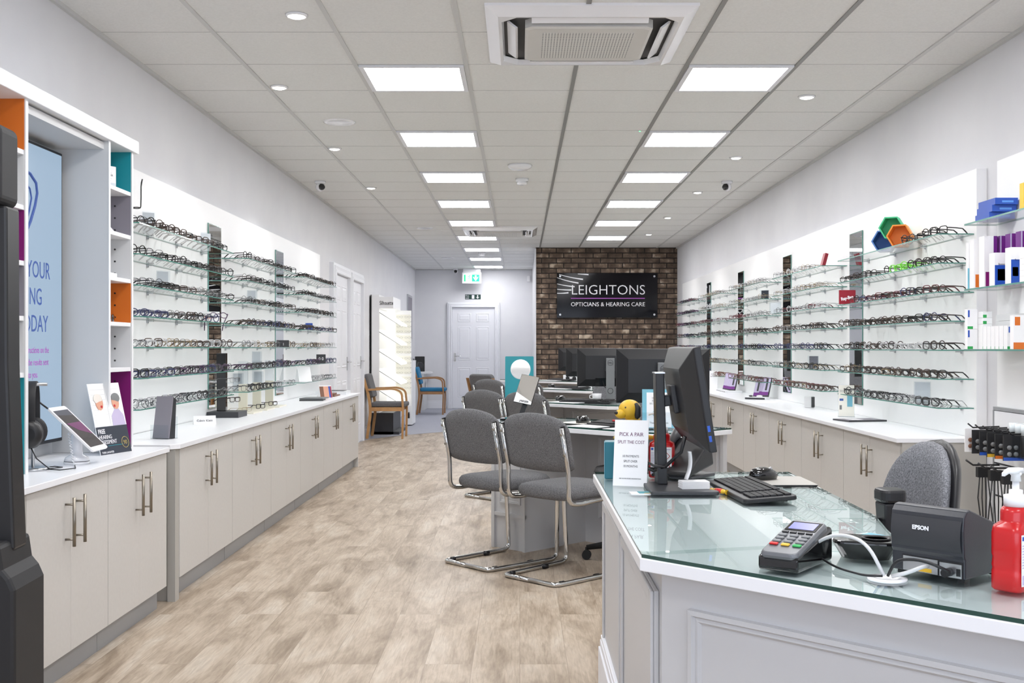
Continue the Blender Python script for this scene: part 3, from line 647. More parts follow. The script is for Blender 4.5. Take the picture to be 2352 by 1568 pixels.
for s, sz, z in (('FREE', .027, .092), ('HEARING', .024, .068), ('ASSESSMENT', .024, .046), ('THEIR LAUGHTER', .012, .006)):
    o = text('lettering', s, sz, 'signwhite', r, (0, 0, 0), (0, 0, 0), 'LEFT', sx=.85, ext=.0002, bold=.0004 if s == 'FREE' else 0); o.matrix_local = T @ Matrix.Translation((-w+.01, -.0012, z)) @ Matrix.Rotation(PI/2, 4, 'X')
mb = MB(); mb.T = T; mb.box(-w+.06, w-.05, -.0014, -.0009, .036, .038, 'teal'); part('rule', mb, r)
mb = MB(); mb.T = T @ Matrix.Translation((w-.035, 0, .045)) @ Matrix.Rotation(PI/2, 4, 'X'); mb.tube([(.024*math.cos(a*PI/10), .024*math.sin(a*PI/10), .0012) for a in range(20)], .0012, 'gold', 5, closed=True); part('seal', mb, r)
o = text('lettering', '90', .026, 'gold', r, (0, 0, 0), (0, 0, 0), 'CENTER', ext=.0002); o.matrix_local = T @ Matrix.Translation((w-.035, -.0012, .036)) @ Matrix.Rotation(PI/2, 4, 'X')
mb = MB(); mb.T = Matrix.Translation((0, .075, .2)) @ Matrix.Rotation(R(10), 4, 'X'); mb.box(-.03, .03, 0, .002, -.2, .0, 'paper'); part('strut', mb, r)
# black kiosk at the left edge
r = thing('kiosk', 'tall matt black freestanding kiosk cut off by the left edge', 'kiosk', (-1.72, 3.2, 0), R(4))
mb = MB(); slabXZ(mb, rrect(-.2, .195, 1.62, 1.865, .03), -.03, .10, 'softblack'); part('head', mb, r, bevel=.008)
mb = MB(); slabXZ(mb, [(-.2, .6), (.225, .6), (.205, 1.15), (.203, 1.62), (-.2, 1.62)], -.01, .09, 'black'); part('body', mb, r, bevel=.008)
mb = MB(); slabXZ(mb, [(-.25, 0), (.26, 0), (.26, .50), (.245, .535), (.225, .56), (.215, .63), (-.25, .63)], -.10, .14, 'softblack'); part('foot', mb, r, bevel=.012)
mb = MB(); mb.box(-.22, .17, -.112, -.099, .1, .5, 'black'); part('foot_panel', mb, r, bevel=.004)
mb = MB(); mb.box(-.19, .165, -.016, -.009, .66, 1.6, 'blackgloss'); part('screen', mb, r)
text('lettering', 'Y', .075, 'signwhite', r, (.165, -.031, 1.80-.0), RC, 'RIGHT')
# ================= GLASS SHELVES AND SPECTACLES =================
def ZL(k): return 1.203+.1525*(4-k)      # k = 0 top shelf .. 6 bottom shelf
def ZRT(k): return 1.189+.1525*(4-k)
BL = [('first left bay', 5.29, 7.04, (5.43, 5.93, 6.43, 6.94)), ('second left bay', 7.41, 9.0, (7.50, 7.97, 8.41, 8.86)), ('third left bay', 9.36, 10.98, (9.45, 9.95, 10.42, 10.9))]
BR = [('first right bay', 5.69, 7.49, (5.84, 6.36, 6.88, 7.40)), ('second right bay', 7.89, 9.44, (8.01, 8.46, 8.9, 9.37)), ('third right bay', 9.88, 11.43, (10.0, 10.45, 10.9, 11.35)),
      ('fourth right bay', 11.88, 13.4, (12.0, 12.45, 12.9, 13.3)), ('fifth right bay', 13.84, 15.3, (13.95, 14.4, 14.8, 15.2))]
ROW = ['top shelf', 'second shelf down', 'third shelf down', 'fourth shelf down', 'fifth shelf down', 'sixth shelf down', 'bottom shelf']
def clip(parent, x, y, z, s):
    mb = MB(); mb.box(-.0, .006, -.009, .009, -.022, -.006, 'alu'); mb.box(.006, .035, -.006, .006, -.014, -.008, 'alu'); mb.box(.006, .035, -.005, .005, .0005, .004, 'alu')
    return mb
clipmesh = None
def glass_shelf(bay, k, y0, y1, clips, side):
    global clipmesh
    z = ZL(k) if side < 0 else ZRT(k); xw = PXL+.002 if side < 0 else PXR-.002; xf = -1.856 if side < 0 else 2.196
    r = thing('glass_shelf', 'clear glass shelf, %s of the %s' % (ROW[k], bay), 'shelf', (xw, (y0+y1)/2, z), 0, 'glass shelves for spectacles')
    L_ = (y1-y0)/2; d = abs(xf-xw); s = -side
    mb = MB(); mb.box(min(0, s*d), max(0, s*d), -L_, L_, -.006, 0, 'glass'); 
    for f in mb.b.faces:
        n = f.normal; f.normal_update()
        if abs(f.normal.z) < .5: f.material_index = mb.mi('edge')
    part('pane', mb, r)
    if clipmesh is None: clipmesh = mesh_of(clip(None, 0, 0, 0, 1), 'shelf_clip')
    for y in clips:
        o = bpy.data.objects.new('shelf_clip', clipmesh); C.objects.link(o); o.parent = r; o.location = (0, y-(y0+y1)/2, 0); o.rotation_euler = (0, 0, 0 if s > 0 else PI)
    return r
for side, BK in ((-1, BL), (1, BR)):
    for bay, y0, y1, cl in BK:
        for k in range(7): glass_shelf(bay, k, y0, y1, cl, side)
COL = [('black', 'black', 'black'), ('tort', (62, 44, 34), 'tortoiseshell'), ('silv', (150, 150, 152), 'silver wire'), ('gold', (160, 140, 108), 'gold wire'), ('brwn', (46, 33, 29), 'dark brown'),
       ('navy', (36, 44, 92), 'navy blue'), ('burg', (96, 30, 42), 'burgundy'), ('clr', (205, 205, 208), 'clear plastic'), ('gun', (64, 66, 72), 'gunmetal wire'), ('plum', (70, 38, 76), 'plum'), ('lime', (120, 220, 60), 'lime green')]
for k, c, n in COL:
    if not isinstance(c, str): P('gl_'+k, c, .3, metal=.8 if 'wire' in n else 0)
    else: P('gl_'+k, (20, 20, 22), .25)
SHP = ['round', 'rectangular', 'oval', 'square']
def rim(kind, n=18):
    pts = []
    for i in range(n):
        a = i*2*PI/n; c, s_ = math.cos(a), math.sin(a)
        if kind == 'round': x, z = .0225*c, .0215*s_
        elif kind == 'oval': x, z = .026*c, .0165*s_
        else:
            e = .45 if kind == 'rectangular' else .55; w, h_ = (.0275, .0155) if kind == 'rectangular' else (.0255, .0195)
            x = w*math.copysign(abs(c)**e, c); z = h_*math.copysign(abs(s_)**e, s_)
        pts.append((x, z))
    return pts
def glasses_parts(kind, mat, wire):
    rr = .0013 if wire else .0025; zc = {'round': .023, 'oval': .0185, 'rectangular': .0175, 'square': .0215}[kind]; ro = rim(kind); sp = .032
    fr = MB()
    for s in (-1, 1):
        fr.tube([(s*sp+x, .002*abs(x+s*0)/.03, zc+z) for x, z in ro], rr, mat, 5, closed=True)
    fr.tube([(-.008, -.0005, zc+.008), (0, -.003, zc+.011), (.008, -.0005, zc+.008)], rr, mat, 5)
    hz = zc+.010
    for s in (-1, 1): fr.tube([(s*(sp+.024), 0, hz), (s*.0605, .002, hz), (s*.0615, .008, hz)], rr*1.1, mat, 5)
    ln = MB()
    for s in (-1, 1): ln.f([ln.v((s*sp+x*.98, .0008, zc+z*.98)) for x, z in ro], 'lens')
    tm = []
    for s in (-1, 1):
        t = MB(); t.tube([(s*.0615, .006, hz), (s*.0625, .05, hz), (s*.062, .098, hz-.002), (s*.060, .118, hz-.014), (s*.058, .138, .0025)], [rr*1.1, rr*1.2, rr*1.2, rr*1.5, rr*1.2], mat, 5); tm.append(t)
    return fr, ln, tm
lib = {}
def gmesh(ci, kind):
    if (ci, kind) not in lib:
        k, c, n = COL[ci]; fr, ln, tm = glasses_parts(kind, 'gl_'+k, 'wire' in n)
        lib[(ci, kind)] = [mesh_of(fr, 'front_frame'), mesh_of(ln, 'lenses')]+[mesh_of(t, 'temple') for t in tm]
    return lib[(ci, kind)]
rnd = random.Random(5)
PAL = {-1: [[0,1,0,4,8,0],[0,0,8,0,4],[0,8,2,0,1],[1,0,8,5,2],[8,2,7,1,3],[0,0,5,8,9,2],[8,2,0,7,8]],
       1: [[0,1,0,8],[0,4,8,0],[0,5,1,6],[0,1,5,4],[0,1,4,7],[1,0,4,3],[8,0,2,0]]}
PAL2 = [[7,2,8,3],[2,3,7,8],[2,7,8,6],[8,2,0,1],[0,8,5,2],[8,3,2,0],[3,2,6,1]]
slots = []
def gap(side, b, k, y):  # places taken by other things on the shelves
    if side == 1 and b == 0 and k == 0 and y > 6.3: return True
    if side == 1 and b == 0 and k == 2 and 7.2 < y: return True
    if side == 1 and b == 1 and k == 0 and y < 8.3: return True
    if side == 1 and b == 0 and k == 1 and 6.55 < y < 6.8: return True
    if side == -1 and b == 0 and k == 3 and y > 6.75: return True
    if side == -1 and b == 0 and k == 0 and y > 6.9: return True
    if side == -1 and b == 1 and k == 4 and 8.45 < y < 8.75: return True
    if side == -1 and b == 2 and k == 6 and y < 9.9: return True
    if side == -1 and b == 2 and k == 5 and 10.1 < y < 10.3: return True
    return False
for side, BK in ((-1, BL), (1, BR)):
    for b, (bay, y0, y1, cl) in enumerate(BK):
        for k in range(7):
            n = int((y1-y0-.08)/(.104 if b == 0 else .11))
            for i in range(n):
                y = y0+.075+i*(y1-y0-.15)/(n-1)
                if gap(side, b, k, y): continue
                pal = PAL[side][k] if b == 0 else PAL2[k] if side == 1 else PAL[-1][k]
                ci = rnd.choice(pal); 
                if side == 1 and b == 4: ci = rnd.choice([9, 5, 6, 0, 8])
                if side == 1 and b == 0 and k == 1 and 6.2 < y < 6.45: ci = 10
                slots.append([y, side, b, k, i, ci, rnd.choice(SHP), rnd.uniform(12, 30)*side, rnd.uniform(.016, .026)])
slots.sort(key=lambda s: s[0])
ORD = ['first', 'second', 'third', 'fourth', 'fifth', 'sixth', 'seventh', 'eighth', 'ninth', 'tenth', 'eleventh', 'twelfth', 'thirteenth', 'fourteenth', 'fifteenth', 'sixteenth', 'seventeenth', 'eighteenth', 'nineteenth']
def pose(s):
    y, side, b, k, i, ci, kind, yaw, off = s
    z = (ZL(k) if side < 0 else ZRT(k))+.0004
    x = (-1.862-off) if side < 0 else (2.203+off)
    return Vector((x, y, z)), (PI/2 if side < 0 else -PI/2)+R(yaw)
NIND = 300
sc_ = 1.06
for s in slots[:NIND]:
    y, side, b, k, i, ci, kind, yaw, off = s
    loc, rz = pose(s); n = COL[ci][2]
    r = thing('spectacles', '%s %s spectacles, %s along, %s, %s' % (n, kind, ORD[i], ROW[k], (BL if side < 0 else BR)[b][0]), 'glasses', loc, rz, 'spectacles on the %s wall shelves' % ('left' if side < 0 else 'right'))
    r.scale = (sc_, sc_, sc_)
    for nm, me in zip(('front_frame', 'lenses', 'temple', 'temple'), gmesh(ci, kind)):
        if nm == 'lenses' and y > 8.0: continue
        o = bpy.data.objects.new(nm, me); C.objects.link(o); o.parent = r
for sgn, nm in ((-1, 'left'), (1, 'right')):
    verts = []; faces = []; mis = []; mats = []
    for s in slots[NIND:]:
        if s[1] != sgn: continue
        loc, rz = pose(s); T = Matrix.Translation(loc) @ Matrix.Rotation(rz, 4, 'Z') @ Matrix.Scale(sc_, 4)
        g = gmesh(s[5], s[6])
        for me in (g[0], g[2], g[3]):
            o = len(verts); mname = me.materials[0].name
            if mname not in mats: mats.append(mname)
            verts += [T @ v.co for v in me.vertices]
            for p in me.polygons: faces.append([o+q for q in p.vertices]); mis.append(mats.index(mname))
    me = bpy.data.meshes.new('spectacles_far'); me.from_pydata([tuple(v) for v in verts], [], faces)
    for q in mats: me.materials.append(bpy.data.materials[q])
    me.polygons.foreach_set('material_index', mis); me.polygons.foreach_set('use_smooth', [True]*len(faces)); me.update()
    o = bpy.data.objects.new('spectacles', me); C.objects.link(o)
    tag(o, 'the many small distant spectacles on the far %s wall shelves' % nm, 'glasses', kind='stuff')
print('slots', len(slots), 'cut at y', slots[NIND][0])
# ================= DISPENSING DESKS =================
DK = [(.765, 5.585), (.735, 8.27), (.75, 11.2), (.75, 14.15)]
DN = ['nearest dispensing desk', 'second dispensing desk', 'third dispensing desk', 'farthest dispensing desk']
def moulding(mb, x0, x1, z0, z1, y, m, w=.02, d=.008, s=-1):
    # raised rectangular bead frame on a vertical face lying in the plane y, facing s*y
    def ring(k, o): return [(x0+k, y+s*o, z0+k), (x1-k, y+s*o, z0+k), (x1-k, y+s*o, z1-k), (x0+k, y+s*o, z1-k)]
    mb.loft([ring(0, 0), ring(.002, d), ring(w*.4, d*1.1), ring(w*.55, d*.45), ring(w*.8, d*.6), ring(w, 0)], m, cap=False, sm=False)
def desk(label):
    r = thing('dispensing_desk', label, 'desk', (DK[0][0], DK[0][1], 0), R(135), 'white glass-topped dispensing desks')
    pts = [(.0, -.14), (.03, -.05), (.10, -.008), (.2, 0), (1.46, 0), (1.46, -.58), (0, -.58)]
    ins = [(.004, -.14), (.034, -.053), (.102, -.012), (.2, -.004), (1.456, -.004), (1.456, -.576), (.004, -.576)]
    mb = MB(); mb.prism(pts, .722, .7475, 'laminate'); part('worktop', mb, r, bevel=.002)
    mb = MB(); mb.prism(ins, .748, .756, 'edgedark', top='desk_glass'); part('glass_top', mb, r)
    mb = MB(); mb.box(1.056, 1.34, -.56, -.03, .0, .722, 'deskbody'); part('pedestal', mb, r)
    mb = MB(); mb.box(1.056, 1.34, -.03, -.0285, .0, .722, 'deskbody'); moulding(mb, 1.10, 1.28, .27, .66, -.0285, 'deskbody', s=1)
    mb.box(1.056, 1.34, -.0285, -.016, .195, .215, 'deskbody'); mb.box(1.315, 1.34, -.0285, -.014, 0, .722, 'deskbody'); mb.box(1.056, 1.075, -.0285, -.014, 0, .722, 'deskbody'); part('panelled_front', mb, r)
    mb = MB(); mb.box(.03, 1.056, -.572, -.55, .0, .722, 'deskbody'); moulding(mb, .07, .30, .15, .66, -.55, 'deskbody', s=1); moulding(mb, .38, .95, .15, .66, -.55, 'deskbody', s=1)
    mb.box(.03, .05, -.55, -.535, .0, .722, 'deskbody'); part('modesty_panel', mb, r)
    return r
dk = desk('white panelled desk with glass top, nearest of the row of four')
for k in (1, 2, 3): dup(dk, (DK[k][0], DK[k][1], 0), R(135), 'white panelled desk with glass top, %s of the row of four' % ['', 'second', 'third', 'farthest'][k])
def D(k, a, b):  # desk coordinates: a along the desk from its right end, b depth from the client edge
    q = math.sqrt(.5); x, y = DK[k]; return (x - a*q + b*q, y + a*q + b*q)
ZG = .756
# ================= CHAIRS =================
def curvedpad(mb, w, h, t, arch, curve, m, n=10, rows=8, zc=0, rnd_=.05, low=0):
    """upholstered pad in local x (width), z (height); bows in plan by curve; arched top edge"""
    def zt(u): return h/2 + arch*(1-u*u) - rnd_*max(0, abs(u)-.75)**2*22
    def zb(u): return -h/2 - low*(1-u*u) + rnd_*max(0, abs(u)-.85)**2*22
    def P_(u, v, side):
        x = u*w/2; z = zb(u)+(zt(u)-zb(u))*v; e = min(1, (1-abs(u))*6+.25)*min(1, min(v, 1-v)*6+.3)
        return (x, curve*(u*u) + side*t/2*e, z+zc)
    F_ = [[mb.v(P_(-1+2*i/n, j/rows, -1)) for i in range(n+1)] for j in range(rows+1)]
    B_ = [[mb.v(P_(-1+2*i/n, j/rows, 1)) for i in range(n+1)] for j in range(rows+1)]
    for j in range(rows):
        for i in range(n):
            mb.f([F_[j][i], F_[j][i+1], F_[j+1][i+1], F_[j+1][i]], m, True); mb.f([B_[j][i+1], B_[j][i], B_[j+1][i], B_[j+1][i+1]], m, True)
        mb.f([F_[j][0], F_[j+1][0], B_[j+1][0], B_[j][0]], m, True); mb.f([F_[j][n], B_[j][n], B_[j+1][n], F_[j+1][n]], m, True)
    for i in range(n):
        mb.f([F_[0][i], B_[0][i], B_[0][i+1], F_[0][i+1]], m, True); mb.f([F_[rows][i], F_[rows][i+1], B_[rows][i+1], B_[rows][i]], m, True)
def fillet(pts, r, n=5):
    out = [pts[0]]
    for a, b, c in zip(pts, pts[1:], pts[2:]):
        a, b, c = Vector(a), Vector(b), Vector(c); u = (a-b); v = (c-b); d = min(r, u.length*.49, v.length*.49); p = b+u.normalized()*d; q = b+v.normalized()*d
        for k in range(n+1):
            t = k/n; out.append(tuple(p*(1-t)**2 + b*2*t*(1-t) + q*t*t))
    out.append(pts[-1]); return out
def client_chair(label, loc, rz):
    # faces local +y ; width along x
    r = thing('visitor_chair', label, 'chair', loc, rz, 'grey cantilever visitor chairs at the desks')
    for s in (-1, 1):
        x = s*.215
        mb = MB(); mb.tube(fillet([(x, -.255, .80), (x, -.205, .585), (x, -.20, .415), (x, -.12, .405), (x*1.0, .18, .425), (x, .225, .40), (x*.93, .235, .03), (x*.93, .20, .0125), (x*.86, -.235, .0125), (x*.80, -.265, .0125), (0, -.265, .0125)], .045), .0125, 'chrome', 10)
        part('tube_frame', mb, r)
        mb = MB(); mb.T = Matrix.Translation((x, -.243, .70)) @ Matrix.Rotation(R(13), 4, 'X'); mb.box(-.006, .006, .010, .028, -.09, .105, 'black'); part('upright_cover', mb, r)
        for z, y in ((.765, -.257), (.66, -.234)):
            mb = MB(); mb.cyl((x, y+.0, z), (x, y-.006, z), .006, 'steel', n=8); part('bolt', mb, r)
        mb = MB(); mb.cyl((x*.86, .06, .0125), (x*.86, .03, .0125), .0145, 'black'); part('glide', mb, r)
        mb = MB(); mb.cyl((x*.835, -.20, .0125), (x*.83, -.225, .0125), .0145, 'black'); part('glide', mb, r)
    mb = MB(); mb.T = Matrix.Translation((0, -.205, .70)) @ Matrix.Rotation(R(12), 4, 'X'); curvedpad(mb, .485, .255, .05, .045, -.0, 'fabric', low=.014, rnd_=.024); part('backrest', mb, r, subsurf=1)
    mb = MB(); mb.loft([[(w*sx*(1-.12*(abs(sx)>.9)), y_*sc2, z) for sx, y_ in ((-.8, -.2), (-1, -.14), (-1, .1), (-.86, .22), (-.4, .255), (.4, .255), (.86, .22), (1, .1), (1, -.14), (.8, -.2))] for w, sc2, z in ((.19, .90, .412), (.218, .98, .424), (.228, 1.02, .452), (.214, .98, .484), (.15, .78, .498))], 'fabric'); part('seat', mb, r, subsurf=1)
    return r
cc = client_chair('grey visitor chair at the nearest desk, foremost of the pair', (.236, 5.73, 0), R(-45))
def cl(k, which, lab, dx=0, dy=0, a=-45):
    base = ((.236, 5.73), (-.10, 6.10))[which]; return dup(cc, (base[0]-.765+DK[k][0]+dx, base[1]-5.585+DK[k][1]+dy, 0), R(a), lab)
cl(0, 1, 'grey visitor chair at the nearest desk, left of the foremost one', a=-47)
cl(1, 0, 'grey visitor chair at the second desk, right of its pair'); cl(1, 1, 'grey visitor chair at the second desk, left of its pair')
cl(2, 0, 'grey visitor chair at the third desk, behind the teal mirror'); cl(2, 1, 'grey visitor chair at the third desk, left of its pair', -.05, 0)
def staff_chair(label, loc, rz, arms=False, back=True, group='grey swivel office chairs', hgt=.47, bh=.24, bz=.76):
    r = thing('office_chair' if back else 'swivel_stool', label, 'chair' if back else 'stool', loc, rz, group)
    for k in range(5):
        a = k*2*PI/5+.3; c, s = math.cos(a), math.sin(a)
        mb = MB(); mb.tube([(0, 0, .10), (c*.15, s*.15, .092), (c*.29, s*.29, .068)], [.028, .022, .014], 'rubber', 8); lg = part('foot_spoke', mb, r)
        mb = MB(); 
        for q in (-.013, .013): mb.cyl((c*.29-s*(q-.006), s*.29+c*(q-.006), .027), (c*.29-s*(q+.006), s*.29+c*(q+.006), .027), .026, 'rubber', n=14)
        mb.cyl((c*.29, s*.29, .03), (c*.29, s*.29, .07), .008, 'rubber'); part('castor', mb, lg)
    mb = MB(); mb.cyl((0, 0, .085), (0, 0, .26), .026, 'black'); mb.cyl((0, 0, .26), (0, 0, hgt-.06), .015, 'chrome'); mb.box(-.09, .09, -.09, .09, hgt-.065, hgt-.045, 'black'); part('column', mb, r)
    mb = MB(); f2 = 'fabric' if back else 'softfab'
    f2 = 'fabric2' if back else 'fabric'
    mb.loft([[(.235*w*math.copysign(abs(math.cos(t))**.6, math.cos(t)), .235*w*math.copysign(abs(math.sin(t))**.6, math.sin(t)), z) for t in [i*2*PI/20 for i in range(20)]] for w, z in ((.86, hgt-.045), (.98, hgt-.03), (1, hgt-.005), (.95, hgt+.02), (.75, hgt+.032))], f2); part('seat', mb, r)
    if back:
        mb = MB(); mb.tube([(0, -.10, hgt-.05), (0, -.27, hgt-.04), (0, -.285, hgt+.05), (0, -.27, bz)], [.018, .018, .016, .014], 'black', 8, flat=1); part('back_support', mb, r)
        def shell(y0, m, g, tt):
            mb = MB(); mb.T = Matrix.Translation((0, y0, bz)) @ Matrix.Rotation(R(6), 4, 'X')
            rings = []
            for v in range(11):
                z = -bh+2*bh*v/10; w = .215*g*math.sqrt(max(.02, 1-(max(0, (z+.02))/(bh+.02))**2.6*.93)) * (.86+.14*min(1, (z+bh)/.12))
                e = tt*(.35 if v in (0, 10) else 1)
                rings.append([(w*math.cos(t), .10*(w/.215)**2*math.cos(t)**2*.5 + e*math.sin(t), z*g) for t in [i*2*PI/20 for i in range(20)]])
            mb.loft(rings, m); return mb
        part('backrest', shell(-.235, 'fabric2', 1, .032), r, subsurf=1)
        part('back_shell', shell(-.262, 'black', 1.02, .03), r, subsurf=1)
    if arms:
        mb = MB(); mb.loft([[(-.275+a*wx, -.015+b*wy, z) for a, b in ((-1, -1), (1, -1), (1, 1), (-1, 1))] for wx, wy, z in ((.02, .014, hgt-.06), (.022, .016, hgt+.05), (.03, .022, hgt+.20), (.034, .027, hgt+.30))], 'black', sm=False)
        mb.box(-.29, -.10, -.03, .0, hgt-.075, hgt-.058, 'black'); ar = part('armrest', mb, r, bevel=.006)
        mb = MB(); mb.prism(rrect(-.312, -.238, -.050, .018, .02), hgt+.30, hgt+.335, 'black'); part('arm_pad', mb, ar, bevel=.008)
    return r
sc1 = staff_chair('grey high-backed office chair behind the nearest desk', (*D(0, 1.0, .93), 0), R(135), hgt=.47, bz=.74)
for k, n in ((1, 'second'), (2, 'third'), (3, 'farthest')): dup(sc1, (*D(k, 1.03, .93), 0), R(132), 'grey high-backed office chair behind the %s desk' % n)
staff_chair('dark round-seated swivel stool tucked under the nearest desk', (.665, 6.10, 0), R(10), back=False, group=None, hgt=.50)
staff_chair('grey office chair with black armrests behind the front desk', (.925, 3.085, 0), R(94), arms=True, group=None, hgt=.50, bh=.235, bz=.70)
# wooden armchairs
def armchair(label, loc, rz, fab, wood):
    r = thing('wooden_armchair', label, 'armchair', loc, rz)   # faces +y
    for s in (-1, 1):
        x = s*.245
        mb = MB(); pr = fillet([(x, -.24, .0), (x, -.19, .36), (x, -.215, .56), (x, -.285, .80)], .12, 8)
        mb.loft([[(px+a*.013, py+b*.018, pz) for a, b in ((-1, -1), (1, -1), (1, 1), (-1, 1))] for px, py, pz in pr], wood, sm=False); part('rear_leg', mb, r, bevel=.003)
        mb = MB(); pf = fillet([(x, -.235, .645), (x, .11, .66), (x, .215, .62), (x, .235, .40), (x, .225, 0)], .12, 8)
        rings = []
        for i, p in enumerate(pf):
            q = Vector(pf[min(i+1, len(pf)-1)])-Vector(pf[max(i-1, 0)]); q.normalize(); nrm = Vector((0, -q.z, q.y))
            rings.append([tuple(Vector(p)+Vector((a*.02, 0, 0))+nrm*(b*.013)) for a, b in ((-1, -1), (1, -1), (1, 1), (-1, 1))])
        mb.loft(rings, wood, sm=False); part('arm_and_front_leg', mb, r, bevel=.003)
        mb = MB(); mb.box(x-.011, x+.011, -.2, .22, .365, .415, wood); part('side_rail', mb, r)
    mb = MB(); mb.box(-.235, .235, .195, .217, .365, .415, wood); part('front_rail', mb, r); mb = MB(); mb.box(-.235, .235, -.2, -.18, .365, .415, wood); part('rear_rail', mb, r)
    mb = MB(); mb.prism(rrect(-.225, .225, -.2, .27, .04), .416, .475, fab); part('seat', mb, r, bevel=.02, seg=4)
    mb = MB(); mb.T = Matrix.Translation((0, -.225, .685)) @ Matrix.Rotation(R(14), 4, 'X'); slabXZ(mb, rrect(-.222, .222, -.15, .17, .05), -.03, .03, fab); part('backrest', mb, r, bevel=.02, seg=4)
    return r
armchair('light wooden armchair with grey seat beside the lit white display stand', (-1.77, 14.5, 0), R(-90), 'fabric', 'woodlight')
armchair('light wooden armchair with bright blue upholstery by the far wall', (-1.60, 19.6, 0), R(-90), 'bluefab', 'woodbrown')
armchair('brown wooden armchair at the farthest desk, mostly hidden', (-.32, 14.40, 0), R(-45), 'fabric', 'woodbrown')
# ================= MONITORS =================
def monitor(label, loc, rz, w=.54, h=.315, zc=.28, silver=True, tilt=0, swing=0):
    # screen faces +y, back seen from -y; origin on the desk
    r = thing('monitor', label, 'monitor', loc, rz, 'black flat monitors seen from the back')
    T = Matrix.Translation((swing, .0, zc)) @ Matrix.Rotation(R(tilt), 4, 'X')
    mb = MB(); mb.T = T
    def rg(a, b_, y): return [(-a, y, -b_), (a, y, -b_), (a, y, b_), (-a, y, b_)]
    mb.loft([rg(w/2, h/2, .012), rg(w/2, h/2, -.006), rg(w/2-.004, h/2-.003, -.009), rg(w/2-.07, h/2-.06, -.035)], 'black', sm=False); part('casing', mb, r, bevel=.002)
    mb = MB(); mb.T = T; mb.box(-w/2+.008, w/2-.008, .0121, .0128, -h/2+.016, h/2-.008, 'screen'); part('screen', mb, r)
    mb = MB(); mb.T = T; mb.box(-w/2+.07, w/2-.07, -.0185, -.0165, h/2-.034, h/2-.031, 'blackgloss'); part('vent_slot', mb, r)
    mb = MB(); mb.T = T; mb.box(-.12, .12, -.037, -.02, -h/2+.003, -h/2+.07, 'blackgloss'); part('port_recess', mb, r)
    m = 'midgrey' if silver else 'darkgrey'
    mb = MB(); mb.T = T; mb.box(-.04, .04, -.075, -.033, -.03, .04, 'darkgrey'); part('hinge', mb, r, bevel=.004)
    mb = MB(); mb.T = Matrix.Translation((swing, 0, 0)); mb.box(-.035, .035, -.105, -.075, .012, zc+.078, m); part('stand_post', mb, r, bevel=.003)
    mb = MB(); mb.T = Matrix.Translation((swing, 0, 0)); mb.prism(rrect(-.115, .115, -.13, .06, .012), 0, .012, m if silver else 'black'); part('stand_foot', mb, r, bevel=.003)
    mb = MB(); mb.T = Matrix.Translation((swing, -.106, zc+.04)); mb.tube([(.022*math.cos(a*PI/12), 0, .022*math.sin(a*PI/12)) for a in range(24)], .0012, 'black', 5, closed=True); part('badge_ring', mb, r)
    text('badge', 'DELL', .0155, 'black', r, (swing, -.1055, zc+.034), RC, 'CENTER', bold=.0004)
    mb = MB(); mb.T = Matrix.Translation((swing, -.1055, .09)); mb.tube([(.022*math.cos(a*PI/12), 0, .022*math.sin(a*PI/12)) for a in range(24)], .002, 'black', 5, closed=True); part('cable_ring', mb, r)
    mb = MB(); mb.tube([(swing-.06, -.04, zc-.11), (swing-.045, -.06, zc-.16), (swing-.01, -.10, .09), (swing, -.09, .06), (swing+.01, -.04, .02)], .0035, 'black', 6); part('cable', mb, r)
    return r
m1 = monitor('black monitor seen from behind on the nearest dispensing desk', (.83, 6.30, ZG), R(-3))
dup(m1, (.745, 8.98, ZG), R(-2), 'black monitor seen from behind on the second dispensing desk')
dup(m1, (.78, 12.0, ZG), R(-2), 'black monitor seen from behind on the third dispensing desk')
dup(m1, (.80, 14.95, ZG), R(-2), 'black monitor on the farthest dispensing desk, hidden behind the others')
# front desk monitor, screen turned to the staff side (+x)
r = thing('monitor', 'large black monitor seen edge-on on the front desk', 'monitor', (.455, 3.46, ZG), R(-90))
def fm(nm, mb, **k): return part(nm, mb, r, **k)
T = Matrix.Translation((0, .09, .29)) @ Matrix.Rotation(R(9), 4, 'X')
w, hh = .54, .315
mb = MB(); mb.T = T
rg = lambda a, b_, y: [(-a, y, -b_), (a, y, -b_), (a, y, b_), (-a, y, b_)]
mb.loft([rg(w/2, hh/2, .012), rg(w/2, hh/2, -.008), rg(w/2-.004, hh/2-.003, -.012), rg(w/2-.09, hh/2-.06, -.05)], 'black', sm=False); fm('casing', mb, bevel=.003)
mb = MB(); mb.T = T; mb.box(-w/2+.008, w/2-.008, .0121, .0128, -hh/2+.016, hh/2-.008, 'screen'); fm('screen', mb)
for z in (-.105, -.075):
    mb = MB(); mb.T = T @ Matrix.Translation((0, 0, -.02)); mb.box(.205, .222, -.0195, -.0180, z, z+.012, 'blue') if 0 else mb.box(.2655, .2703, -.006, .002, z, z+.018, 'blue'); fm('usb_port', mb, label='blue port in the monitor edge')
mb = MB(); mb.T = T; mb.box(-.05, .05, -.066, -.048, -.045, .045, 'darkgrey'); mb.box(-.02, .02, -.10, -.066, -.02, .015, 'darkgrey'); fm('hinge', mb, bevel=.005)
mb = MB(); mb.loft([[(-a, b0, z), (a, b0, z), (a, b1, z), (-a, b1, z)] for a, b0, b1, z in ((.040, -.02, .012, .012), (.036, -.022, .008, .15), (.034, -.026, .002, .345), (.034, -.026, .002, .362))], 'black', sm=False); fm('stand_post', mb, bevel=.003)
mb = MB(); mb.box(-.034, .034, -.0285, .004, .362, .366, 'alu'); fm('post_cap', mb)
mb = MB(); mb.prism(rrect(-.04, .205, -.06, .145, .01), 0, .012, 'darkgrey'); fm('stand_foot', mb, bevel=.003)
